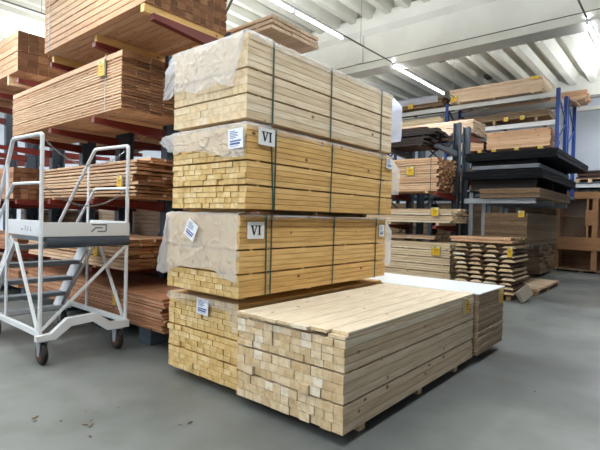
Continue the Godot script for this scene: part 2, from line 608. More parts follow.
func build_hall() -> void:
	var fm := tri_mat("concrete_floor", Color(0.47, 0.48, 0.478), T.concrete, 0.09, 0.5)
	fm.roughness_texture = T.gloss
	fm.detail_enabled = true
	fm.detail_blend_mode = BaseMaterial3D.BLEND_MODE_MUL
	fm.detail_albedo = T.concrete_fine
	fm.detail_uv_layer = BaseMaterial3D.DETAIL_UV_2
	fm.uv2_triplanar = true
	fm.uv2_world_triplanar = true
	fm.uv2_scale = Vector3(0.31, 0.31, 0.31)
	var mb := MB.new()
	mb.box(Vector3(X0 - 0.3, -0.25, Z0 - 0.3), Vector3(X1 + 0.3, 0, Z1 + 0.3))
	structure("floor", "smooth grey concrete floor of the timber hall with faint scuffs", "floor", mb, fm)
	var wm := tri_mat("wall_paint", Color(0.80, 0.83, 0.88), T.paint, 0.3, 0.7)
	var walls := {
		"wall_far": [Vector3(X1, 0, Z0), Vector3(X1 + 0.3, YC + 0.3, Z1), "pale blue-grey hall wall behind the wooden booth"],
		"wall_left": [Vector3(X0, 0, Z0 - 0.3), Vector3(X1, YC + 0.3, Z0), "pale hall wall at the end of the cantilever rack aisle"],
		"wall_back": [Vector3(X0 - 0.3, 0, Z0), Vector3(X0, YC + 0.3, Z1), "pale hall wall facing the girder"],
	}
	for k in walls:
		mb = MB.new()
		mb.box(walls[k][0], walls[k][1])
		structure(k, walls[k][2], "wall", mb, wm)
	mb = MB.new()
	mb.box(Vector3(X0, 0, Z1), Vector3(X1, YC + 0.3, Z1 + 0.3))
	structure("wall_right", "pale hall wall along the open floor", "wall", mb, wm)
	# ceiling: deck with concrete ribs along x
	var cm := tri_mat("roof_paint", Color(0.86, 0.86, 0.82), T.paint, 0.3, 0.75)
	mb = MB.new()
	mb.box(Vector3(X0 - 0.3, YC, Z0 - 0.3), Vector3(X1 + 0.3, YC + 0.3, Z1 + 0.3))
	var ceil := structure("ceiling", "off-white ribbed concrete ceiling of the hall", "ceiling", mb, cm)
	var rib := func(z: float, xa: float, xb: float, bw: float, tw: float) -> void:
		var r := MB.new()
		r.prism([Vector2(z - bw, YR), Vector2(z + bw, YR), Vector2(z + tw, YC + 0.02), Vector2(z - tw, YC + 0.02)], xa, xb, 0)
		part(ceil, "rib", r, cm)
	var z := Z0 + 0.5
	var k0 := int(ceil_div(Z0 + 6.5, 0.49))
	for k in range(k0, k0 + 55):
		z = -6.5 + 0.49 * k
		if z > Z0 + 0.3 and z < Z1 - 0.3:
			rib.call(z, X0, 9.62, 0.07, 0.15)
	for k in range(-28, 16):
		z = -2.55 + 0.62 * k
		if z > Z0 + 0.3 and z < Z1 - 0.3:
			rib.call(z, 10.08, X1, 0.10, 0.21)
	for q in [[13.2, -5.79], [15.75, -5.21]]:
		var vb := MB.new()
		vb.box(Vector3(q[0] - 0.16, YR - 0.06, q[1] - 0.09), Vector3(q[0] + 0.16, YR + 0.06, q[1] + 0.09), 0.01)
		part(ceil, "junction_box", vb, mat("box_dark", Color(0.16, 0.16, 0.16), 0.6), "small dark junction box")
	# girder along z
	var gm := tri_mat("girder_paint", Color(0.88, 0.88, 0.85), T.paint, 0.4, 0.6)
	mb = MB.new()
	var gx := 9.85
	mb.prism([Vector2(gx - 0.25, 5.24), Vector2(gx + 0.25, 5.24), Vector2(gx + 0.25, 5.40), Vector2(gx + 0.15, 5.48), Vector2(gx + 0.15, 6.10), Vector2(gx + 0.26, 6.22), Vector2(gx + 0.26, YR + 0.1), Vector2(gx - 0.26, YR + 0.1), Vector2(gx - 0.26, 6.22), Vector2(gx - 0.15, 6.10), Vector2(gx - 0.15, 5.48), Vector2(gx - 0.25, 5.40)], Z0, Z1, 2)
	var g := structure("ceiling_girder", "deep off-white concrete girder crossing under the ribbed ceiling", "girder", mb, gm)
	for zz in [-6.3, -12.3, -0.3]:
		mb = MB.new()
		mb.box(Vector3(gx - 0.20, 5.46, zz - 0.05), Vector3(gx - 0.14, 6.12, zz + 0.05))
		part(g, "stiffener", mb, gm)
	mb = MB.new()
	mb.tube([Vector3(gx - 0.26, 5.41, Z0), Vector3(gx - 0.26, 5.41, Z1)], 0.008, 6)
	part(g, "cable", mb, mat("cable_dark", Color(0.30, 0.29, 0.27), 0.6), "thin dark cable along the girder")
	# edge beam at the far wall
	mb = MB.new()
	mb.box(Vector3(X1 - 0.28, 6.02, Z0), Vector3(X1, YC, Z1))
	var eb := structure("trim_1", "off-white edge beam along the top of the far wall", "beam", mb, gm)
	mb = MB.new()
	mb.box(Vector3(X1 - 0.32, 5.93, Z0), Vector3(X1 - 0.22, 6.02, Z1))
	part(eb, "cable_tray", mb, mat("tray_grey", Color(0.55, 0.54, 0.52), 0.5))
	mb = MB.new()
	mb.box(Vector3(X1 - 0.12, 5.55, Z0), Vector3(X1, 5.68, Z1))
	structure("trim_2", "pale ledge strip on the far wall under the edge beam", "ledge", mb, gm)

func ceil_div(a: float, b: float) -> float:
	return floor(a / b)

func build_lights() -> void:
	var glow := StandardMaterial3D.new()
	glow.resource_name = "tube_glow"
	glow.albedo_color = Color(0.95, 0.97, 1.0)
	glow.emission_enabled = true
	glow.emission = Color(0.97, 0.985, 1.0)
	glow.emission_energy_multiplier = TUBE_GLOW
	mats.tube_glow = glow
	for zz in [-17.05, -13.15, -9.25, -5.36, -1.46]:
		var y := 5.22
		var xr := 13.3 if zz > -10.0 and zz < -3.0 else X1 - 0.35
		var rl := "thin grey trunking rail with tube lights behind the red-armed rack"
		if zz == -5.36:
			rl = "thin grey trunking rail passing over the tall lumber stack"
		elif zz == -1.46:
			rl = "thin grey trunking rail running over the open floor"
		var rail := thing("light_trunking", rl, "trunking rail", Vector3(6.5, y, zz), "trunking rails under the ceiling")
		var mb := MB.new()
		mb.box(Vector3(X0 + 0.2, y + 0.036, zz - 0.012), Vector3(xr, y + 0.056, zz + 0.012))
		part(rail, "rail", mb, mat("rail_grey", Color(0.46, 0.45, 0.44), 0.5))
		for xh in [-4.0, 0.5, 3.4, 8.2, 13.2, 16.0]:
			if xh > xr:
				continue
			mb = MB.new()
			mb.tube([Vector3(xh, y + 0.05, zz), Vector3(xh, YC, zz)], 0.005, 5)
			part(rail, "hanger", mb, mats.rail_grey)
		for xs in [-5.45, -0.45, 4.55, 9.55, 14.55]:
			if xs > 14.0 and xr < 14.0:
				continue
			var ll := "bright fluorescent batten hung clear of the girder and the tall stack"
			if zz == -5.36 and xs == 4.55:
				ll = "bright fluorescent batten over the tall stack, on the near side of the girder"
			elif zz == -5.36 and xs == 9.55:
				ll = "bright fluorescent batten starting under the girder above the dark planks"
			elif zz == -1.46 and xs == 9.55:
				ll = "bright fluorescent batten starting under the girder over the open floor"
			var o := thing("fluorescent_light", ll, "light", Vector3(xs + 1.5, y, zz), "fluorescent battens under the ceiling")
			mb = MB.new()
			mb.box(Vector3(xs, y, zz - 0.035), Vector3(xs + 3.0, y + 0.035, zz + 0.035), 0.006)
			part(o, "housing", mb, mats.white_steel)
			for s in 2:
				var a: float = xs + 0.03 + s * 1.5
				mb = MB.new()
				mb.tube([Vector3(a, y - 0.026, zz), Vector3(a + 1.44, y - 0.026, zz)], 0.024, 10)
				part(o, "tube", mb, glow, "glowing white tube")
				for e in [a - 0.012, a + 1.452]:
					mb = MB.new()
					mb.box(Vector3(e - 0.014, y - 0.055, zz - 0.022), Vector3(e + 0.014, y + 0.004, zz + 0.022), 0.004)
					part(o, "lampholder", mb, mats.white_steel)
			# bare battens shine down and up past the slim rail
			for up in 2:
				var l := AreaLight3D.new()
				l.name = "tube_light"
				o.add_child(l, true)
				l.area_size = Vector2(2.94, 0.06)
				l.light_color = Color(0.97, 0.985, 1.0)
				l.light_energy = TUBE_ENERGY * (2.4 if up else 1.85)
				l.area_range = 40.0
				l.area_attenuation = 2.0
				l.shadow_enabled = true
				l.position = Vector3(0, 0.068 if up else -0.058, 0)
				l.rotation = Vector3(PI / 2 if up else -PI / 2, 0, 0)

# ------------------------------------------------------------------ main stack
func film(o: Node3D, called: String, rows: Array, m: Material, label: String) -> void:
	var mb := MB.new()
	mb.sheet(rows)
	part(o, called, mb, m, label)

# film over the -x end of a pack: hangs `depth.call(u)` down, u from the near corner (0) to beyond the far one (1+)
func end_film(o: Node3D, x: float, zn: float, W: float, yt: float, depth: Callable, over: float, m: Material, sd: int, wrinkle := 0.014, mode := "hang") -> void:
	var f := FastNoiseLite.new()
	f.seed = sd
	f.frequency = 1.15
	var rows := []
	var R := 44
	var C := 96
	for i in R:
		var t := float(i) / (R - 1)
		var line := []
		for j in C:
			var u := float(j) / (C - 1) * (1.0 + over / W)
			var z := zn + 0.012 - u * W
			var d: float = depth.call(u)
			var beyond := maxf(0.0, u - 1.0) * W
			var yy: float
			var xx: float
			if t < 0.18:
				yy = yt + 0.006
				xx = x + 0.30 * (1.0 - t / 0.18)
			else:
				var q := (t - 0.18) / 0.82
				yy = yt + 0.006 - q * d
				xx = x - 0.012 - 0.02 * q
			# sharp upright creases with a few slanting ones
			var w := pow(clampf(1.0 - absf(f.get_noise_2d(u * 2.6 + 0.25 * t, t * 0.45 + sd)) * 1.6, 0.0, 1.0), 9.0) + 0.6 * pow(clampf(1.0 - absf(f.get_noise_2d(u * 1.5 + t * 1.3, t * 1.4 - u + sd * 2.0)) * 1.6, 0.0, 1.0), 10.0)
			w = clampf(w, 0.0, 1.4)
			if t >= 0.18:
				xx -= w * wrinkle * (0.6 + t)
			else:
				yy += w * wrinkle * 0.6
			if beyond > 0.0:
				var q2 := maxf(0.0, (t - 0.18) / 0.82)
				if mode == "hang":
					yy = lerpf(yt - beyond * 0.75, yt - d, q2)
				elif mode == "widen":
					yy = lerpf(yt - beyond * 0.3, yt - d, q2)
					z = zn - W - beyond * (0.15 + 0.85 * q2)
				else:
					yy = lerpf(yt - beyond * 0.05, yt - d * clampf(1.0 - beyond / over, 0.05, 1.0) - beyond * 0.3, q2)
				xx += beyond * 0.15
			line.append(Vector3(xx, yy, z))
		rows.append(line)
	film(o, "film_cover", rows, m, "milky plastic film draped over the pack end")

# strip of clear film along the +z top edge
func edge_film(o: Node3D, x0: float, x1: float, zn: float, yt: float, drop: float, m: Material, sd: int) -> void:
	var f := FastNoiseLite.new()
	f.seed = sd
	f.frequency = 1.6
	var rows := []
	for i in 9:
		var t := float(i) / 8.0
		var line := []
		for j in 60:
			var a := float(j) / 59.0
			var x := lerpf(x0, x1, a)
			var d := drop * (0.55 + 0.8 * absf(f.get_noise_1d(x * 3.0)))
			var w := absf(f.get_noise_2d(x * 3.0, t * 2.0 + sd)) * 0.03
			if t < 0.4:
				line.append(Vector3(x, yt + 0.005 + w * 0.7, zn - 0.25 * (1.0 - t / 0.4)))
			else:
				line.append(Vector3(x, yt + 0.004 - (t - 0.4) / 0.6 * d, zn + 0.006 + w))
		rows.append(line)
	film(o, "edge_film", rows, m, "clear wrinkled film along the top edge")

# film flaring out from the +x end
func far_flap(o: Node3D, x: float, zn: float, W: float, yt: float, drop: float, outx: float, m: Material, sd: int, flare := 0.35) -> void:
	var f := FastNoiseLite.new()
	f.seed = sd
	f.frequency = 2.5
	var rows := []
	for i in 12:
		var t := float(i) / 11.0
		var line := []
		for j in 16:
			var u := float(j) / 15.0
			var w := f.get_noise_2d(u * 3.0, t * 2.0) * 0.03
			line.append(Vector3(x + 0.015 + outx * minf(1.0, t / flare) + w, yt + 0.004 - drop * t, zn - u * W))
		rows.append(line)
	film(o, "film_flap", rows, m, "white film hanging from the pack end")

func vi_card(o: Node3D, c: Vector3, w: float, h: float) -> void:
	var right := Vector3(1, 0, 0)
	var nrm := Vector3(0, 0, 1)
	var cd := card(o, "grade_card", c, right, nrm, w, h, mats.white_card, 0.0, "white card printed VI")
	var t := TextMesh.new()
	var fnt := SystemFont.new()
	fnt.font_names = PackedStringArray(["Droid Serif"])
	fnt.font_weight = 700
	t.font = fnt
	t.text = "VI"
	t.font_size = 64
	t.pixel_size = h * 0.80 / 64.0
	t.depth = 0.002
	var m := MeshInstance3D.new()
	m.name = "lettering"
	m.mesh = t
	m.set_surface_override_material(0, mats.black_ink)
	cd.add_child(m, true)
	m.position = c + Vector3(0, 0, 0.0045)

func build_main_stack() -> void:
	var lay := [[4, 0.0485], [4, 0.0485], [6, 0.0485]]
	var nx := Vector3(-1, 0, 0)
	var pz := Vector3(0, 0, 1)
	var grp := "strapped lumber packs in the tall stack"
	# bottom pack
	var p4 := pack("lumber_pack", "golden lumber pack on the floor carrying the tall film-wrapped stack", grp, Vector3(2.69, 0.085, -3.965), 0, 2.42, 1.03, [[4, 0.0515], [4, 0.0515], [6, 0.0515]], 11, "golden", {"inset": 0.22, "bearer": 0.083, "jl": 0.004, "mixed": true, "stray": 0.08, "stray_by": 0.02})
	card(p4, "paper_label", Vector3(2.66, 0.752, -3.395), Vector3(0, 0, 1), nx, 0.17, 0.145, mats.paper_card, -0.06, "white paper label with blue print")
	end_film(p4, 2.68, -2.935, 1.03, 0.832, func(u: float) -> float: return 0.05 + 0.02 * sin(u * 9.0) + 0.2 * smoothstep(0.1, 0.02, u), 0.0, mats.clear_foil, 31, 0.006)
	# third pack
	var p3 := pack("lumber_pack", "golden lumber pack marked VI with film hanging down its end, third from top", grp, Vector3(2.60, 0.905, -3.873), 0, 2.42, 1.03, lay, 11, "golden", {"inset": 0.22, "bearer": 0.068, "jl": 0.004, "mixed": true, "stray": 0.06, "stray_by": 0.02})
	for s in [[2.909, -0.012], [2.973, 0.0], [3.923, 0.02], [4.777, 0.015]]:
		strap(p3, 0, s[0] - s[1] * 0.35, Vector2(-3.875, 0.905), Vector2(-2.838, 1.613), mats.green_strap, 0.017, s[1])
	end_film(p3, 2.59, -2.843, 1.03, 1.616, func(u: float) -> float: return 0.58 - 0.09 * sin(clampf(u, 0.0, 1.0) * PI) + 0.012 * sin(u * 14.0), 0.17, mats.foil, 33, 0.014, "widen")
	edge_film(p3, 2.62, 5.0, -2.838, 1.614, 0.05, mats.clear_foil, 41)
	far_flap(p3, 5.02, -2.86, 0.5, 1.612, 0.6, 0.16, mats.foil, 51, 0.25)
	vi_card(p3, Vector3(2.776, 1.478, -2.836), 0.20, 0.145)
	card(p3, "paper_label", Vector3(2.545, 1.462, -3.436), Vector3(0, 0, 1), nx, 0.155, 0.16, mats.paper_card, -0.5, "tilted white paper label with blue print")
	card(p3, "paper_label", Vector3(4.905, 1.462, -2.833), Vector3(1, 0, 0), pz, 0.11, 0.14, mats.paper_card, 0.0, "white paper label with blue print")
	# second pack
	var p2 := pack("lumber_pack", "golden lumber pack marked VI with film over its upper end, second from top", grp, Vector3(2.595, 1.660, -3.808), 0, 2.43, 1.03, lay, 11, "golden", {"inset": 0.22, "bearer": 0.045, "jl": 0.005, "mixed": true, "stray": 0.10, "stray_by": 0.025})
	for s in [[2.895, -0.07], [2.935, 0.01], [3.768, 0.02], [4.745, 0.06]]:
		strap(p2, 0, s[0] - s[1] * 0.35, Vector2(-3.81, 1.660), Vector2(-2.773, 2.366), mats.green_strap, 0.017, s[1])
	end_film(p2, 2.585, -2.778, 1.03, 2.368, func(u: float) -> float: return 0.29 - 0.12 * clampf(u, 0.0, 1.2) + 0.015 * sin(u * 8.0), 0.22, mats.foil, 35, 0.014, "flag")
	edge_film(p2, 2.58, 5.0, -2.772, 2.366, 0.07, mats.clear_foil, 43)
	far_flap(p2, 5.0, -2.80, 0.7, 2.36, 0.45, 0.24, mats.foil, 53, 0.3)
	vi_card(p2, Vector3(2.815, 2.279, -2.768), 0.20, 0.145)
	card(p2, "paper_label", Vector3(2.548, 2.238, -2.865), Vector3(0, 0, 1), nx, 0.18, 0.165, mats.paper_card, 0.04, "white paper label with blue print")
	card(p2, "paper_label", Vector3(4.925, 2.272, -2.764), Vector3(1, 0, 0), pz, 0.13, 0.12, mats.paper_card, -0.08, "white paper label with blue print")
	# top pack
	var p1 := pack("lumber_pack", "pale spruce lumber pack on top of the tall stack, milky film on its end", grp, Vector3(2.62, 2.420, -3.843), 0, 2.43, 1.03, [[3, 0.066], [3, 0.066], [5, 0.0565]], 5, "spruce", {"inset": 0.22, "bearer": 0.05, "jl": 0.003, "gap": 0.0018, "lgap": 0.014, "mixed": true})
	for s in [2.923, 3.783, 4.787]:
		strap(p1, 0, s, Vector2(-3.845, 2.420), Vector2(-2.808, 3.130), mats.green_strap, 0.019, 0.0)
	end_film(p1, 2.61, -2.813, 1.03, 3.132, func(u: float) -> float: return 0.43 * smoothstep(-0.03, 0.17, u) - 0.03 * u + 0.02 * sin(u * 13.0), 0.17, mats.foil, 37, 0.018)
	edge_film(p1, 2.64, 5.05, -2.806, 3.131, 0.085, mats.clear_foil, 45)
	far_flap(p1, 5.06, -2.83, 0.9, 3.12, 0.52, 0.26, mats.white_foil, 55, 0.12)

func build_low_packs() -> void:
	# knee-high pack: two loose top courses of wide boards over three strapped layers
	var l1 := pack("lumber_pack", "low pale lumber pack with broad top boards beside the tall stack", "low lumber packs on the open floor", Vector3(2.63, 0.085, -2.877), 0, 2.52, 1.094, [[3, 0.068], [3, 0.070], [4, 0.056]], 12, "pale", {"bearer": 0.083, "bearers": [0.13, 0.52, 0.86], "inset": 0.045, "jl": 0.006, "lgap": 0.012, "mixed": true, "stray": 0.14, "stray_by": 0.025})
	var y: float = l1.get_meta("top") + 0.003
	var w := 1.094 / 7.0
	for row in 2:
		for k in 7:
			if row == 0 and k == 5:
				continue
			var j := (rng.randf() - 0.5) * 0.03 + (0.03 if row == 1 and k == 6 else 0.0) + (-0.035 if k < 5 and row == 1 else 0.0)
			add_board(l1, "pale", 0, Vector3(3.89 + j, y + 0.012 + row * 0.0265, -2.877 + (k + 0.5) * w), 2.5, 0.0235, w - 0.007, "board", 3 if row == 1 else -1)
	price_tag(l1, Vector3(4.885, 0.70, -1.781), Vector3(1, 0, 0), Vector3(0, 0, 1), 0.17, 0.20)
	# pack with white laminate top
	var l2 := pack("lumber_pack", "low brown pack of thin panels topped by a white laminate sheet", "low lumber packs on the open floor", Vector3(5.215, 0.095, -3.55), 2, 1.80, 0.91, [[21, 0.0325]], 1, "tan", {"bearer": 0.093, "jl": 0.006, "gap": 0.005})
	var mb := MB.new()
	mb.box(Vector3(5.20, l2.get_meta("top") + 0.001, -3.57), Vector3(6.145, l2.get_meta("top") + 0.014, -1.74), 0.002)
	part(l2, "top_sheet", mb, mat("laminate_white", Color(0.90, 0.92, 0.93), 0.32), "white laminate top sheet")
	price_tag(l2, Vector3(5.95, 0.69, -1.744), Vector3(1, 0, 0), Vector3(0, 0, 1), 0.17, 0.21)

# ------------------------------------------------------------------ left cantilever rack
func arm(o: Node3D, xc: float, xt: float, y: float, z: float, m: Material) -> void:
	var mb := MB.new()
	# tapered: deep at the column, slim at the tip
	var lo := minf(xc, xt)
	var prof := [Vector2(xc, y), Vector2(xt, y), Vector2(xt, y - 0.065), Vector2(xc, y - 0.15)]
	mb.prism(prof, z - 0.045, z + 0.045, 2)
	var a := part(o, "arm", mb, m)
	mb = MB.new()
	var s := signf(xt - xc)
	mb.box(Vector3(minf(xt, xt + s * 0.012), y - 0.068, z - 0.047), Vector3(maxf(xt, xt + s * 0.012), y + 0.004, z + 0.047))
	part(a, "end_plate", mb, m)

func build_left_rack() -> void:
	var zs := [-4.82, -6.235, -7.65, -9.065, -10.48, -11.895, -13.31]
	var o := thing("cantilever_rack", "dark steel cantilever rack with red arms behind the ladder", "rack", Vector3(4.25, 0, -9.0))
	for z in zs:
		var mb := MB.new()
		# H-section column
		for x in [4.09, 4.33]:
			mb.box(Vector3(x - 0.012, 0, z - 0.075), Vector3(x + 0.012, 4.06, z + 0.075))
		mb.box(Vector3(4.09, 0, z - 0.008), Vector3(4.33, 4.06, z + 0.008))
		part(o, "column", mb, mats.slate_steel)
		mb = MB.new()
		var zb: float = -5.05 if z > -5.0 else z
		var hb: float = 0.13 if z > -5.0 else 0.075
		mb.box(Vector3(3.08, 0.0, zb - hb), Vector3(5.36, 0.205, zb + hb), 0.006)
		part(o, "base_beam", mb, mats.slate_steel, "slate blue steel base beam")
		for y in [0.84, 1.785, 2.895, 3.92]:
			if z < -5.0 or y > 3.0:
				arm(o, 4.078, 2.97, y, z, mats.red_steel)
			arm(o, 4.342, 5.36, y, z, mats.red_steel)
	for k in zs.size() - 1:
		for lev in [[0.3, 1.5], [1.6, 2.6], [3.0, 4.6]]:
			for d in 2:
				var mb := MB.new()
				mb.bar(Vector3(4.21, lev[d], zs[k] - 0.02), Vector3(4.21, lev[1 - d], zs[k + 1] + 0.02), 0.012, 0.04)
				part(o, "brace", mb, mats.slate_steel)
	var grp := "lumber packs on the red cantilever arms"
	var nx := Vector3(-1, 0, 0)
	var pz := Vector3(0, 0, 1)
	# topmost pack of beams
	var r1 := pack("timber_pack", "thick larch beam pack on the topmost red arms above the decking pack", grp, Vector3(2.85, 4.02, -7.63), 2, 2.84, 1.21, [[4, 0.085], [4, 0.085], [2, 0.085]], 11, "larch", {"jl": 0.008, "lgap": 0.006, "bearer": 0.098, "bearers": [0.0, 0.491, 0.975], "bearer_wood": "golden", "front": 0.13, "gap": 0.009})
	strap(r1, 2, -7.45, Vector2(2.848, 4.02), Vector2(4.062, 4.885), mats.grey_strap, 0.02)
	# second pack: decking boards
	var r2 := pack("timber_pack", "dense larch decking pack with pale top course and yellow tag", grp, Vector3(3.0, 2.945, -9.43), 2, 3.86, 1.03, [[5, 0.0375], [6, 0.0375], [6, 0.0375], [1, 0.085]], 5, "larch", {"jl": 0.012, "lgap": 0.010, "pale_top": true, "bearer": 0.048, "front": 0.15, "bearers": [0.19, 0.46, 0.83], "gap": 0.010})
	strap(r2, 2, -5.98, Vector2(2.997, 2.945), Vector2(4.033, 3.70), mats.grey_strap, 0.02)
	price_tag(r2, Vector3(2.985, 3.525, -6.03), Vector3(0, 0, 1), nx, 0.22, 0.26)
	# third: loose sawn boards
	var r3 := pack("timber_pack", "uneven larch boards piled on red arms behind the ladder rails", grp, Vector3(3.0, 1.815, -8.0), 2, 2.80, 1.02, [[3, 0.044], [4, 0.044], [4, 0.044]], 5, "larch", {"jl": 0.06, "lgap": 0.010, "gap": 0.008, "jh": 0.010, "skip": 0.4, "twist": 0.014, "bearer": 0.028, "bearers": [0.13, 0.6, 0.93]})
	price_tag(r3, Vector3(2.97, 1.985, -5.48), Vector3(0, 0, 1), nx, 0.16, 0.22)
	# fourth
	var r4 := pack("timber_pack", "reddish boards on the lowest red arms below the ladder platform", grp, Vector3(3.0, 0.87, -8.6), 2, 3.2, 1.03, [[3, 0.048], [3, 0.048], [2, 0.048]], 5, "larch", {"jl": 0.035, "lgap": 0.008, "gap": 0.007, "jh": 0.008, "bearer": 0.028, "bearers": [0.3, 0.74]})
	price_tag(r4, Vector3(2.975, 1.10, -6.09), Vector3(0, 0, 1), nx, 0.14, 0.24)
	# fifth: brown boards on the base beams
	var r5 := pack("timber_pack", "reddish-brown wide boards lying on the slate base beams", grp, Vector3(3.02, 0.215, -8.7), 2, 4.12, 1.04, [[5, 0.031], [4, 0.031], [3, 0.034]], 4, "redwood", {"jl": 0.05, "lgap": 0.008, "gap": 0.005, "twist": 0.012})
	price_tag(r5, Vector3(2.985, 0.515, -5.58), Vector3(0, 0, 1), nx, 0.11, 0.25)
	# beyond: next bays
	pack("timber_pack", "squared larch beam pack on top arms beyond the thick beam pack", grp, Vector3(3.0, 4.10, -12.6), 2, 3.4, 1.03, [[3, 0.118], [3, 0.118]], 6, "larch", {"jl": 0.01, "lgap": 0.012, "bearer": 0.178, "bearers": [0.15, 0.5, 0.85], "gap": 0.006})
	pack("timber_pack", "stout brown timber pack on the middle arms past the uneven boards", grp, Vector3(3.0, 1.815, -12.4), 2, 3.05, 1.03, [[3, 0.095], [3, 0.095]], 8, "redwood", {"jl": 0.02, "lgap": 0.010, "bearer": 0.028, "bearers": [0.12, 0.5, 0.9], "gap": 0.006})
	pack("timber_pack", "low brown boards on the lowest arms past the ladder", grp, Vector3(3.0, 0.87, -12.6), 2, 3.5, 1.03, [[5, 0.05]], 5, "redwood", {"jl": 0.03, "bearer": 0.028, "gap": 0.006})
	pack("timber_pack", "brown boards on the base beams past the ladder", grp, Vector3(3.02, 0.215, -12.9), 2, 3.8, 1.03, [[8, 0.04]], 4, "redwood", {"jl": 0.03, "gap": 0.006})
	# other side of the rack
	var g2 := "lumber packs on the rack side away from the ladder"
	pack("timber_pack", "pale flat boards jutting over the tall stack from the topmost arms", g2, Vector3(4.36, 4.09, -9.0), 2, 4.76, 1.0, [[1, 0.05], [1, 0.05], [1, 0.05]], 5, "beige", {"jl": 0.02, "lgap": 0.014, "bearer": 0.168, "bearers": [0.284, 0.581, 0.878], "gap": 0.005})
	pack("timber_pack", "pale boards on the far side of the rack at decking level", g2, Vector3(4.42, 2.945, -9.6), 2, 4.2, 0.95, [[6, 0.06]], 5, "larch", {"jl": 0.02, "bearer": 0.048, "gap": 0.005})
	pack("timber_pack", "pale boards on the far side of the rack behind the bracing", g2, Vector3(4.42, 0.87, -9.0), 2, 3.9, 0.95, [[12, 0.07]], 5, "beige", {"jl": 0.02, "bearer": 0.028, "gap": 0.005})
	pack("timber_pack", "added brown boards darkening the far side of the rack past the bracing", g2, Vector3(4.42, 0.87, -13.2), 2, 3.9, 0.95, [[11, 0.07]], 5, "brown", {"jl": 0.02, "bearer": 0.028, "gap": 0.005})  # filler pack, added so the gap past the ladder goes dark
	pack("timber_pack", "added brown boards on the base beams darkening the far side of the rack", g2, Vector3(4.42, 0.215, -12.5), 2, 7.3, 0.93, [[8, 0.07]], 4, "brown", {"jl": 0.02, "gap": 0.005})  # added filler, blocks the pale wall between the lowest boards
	pack("timber_pack", "added brown boards filling and darkening the far side of the rack at rail level", g2, Vector3(4.42, 1.815, -12.5), 2, 6.8, 0.95, [[9, 0.07]], 5, "brown", {"jl": 0.02, "bearer": 0.028, "gap": 0.005})  # added filler, shuts off the view through the rack to darken it

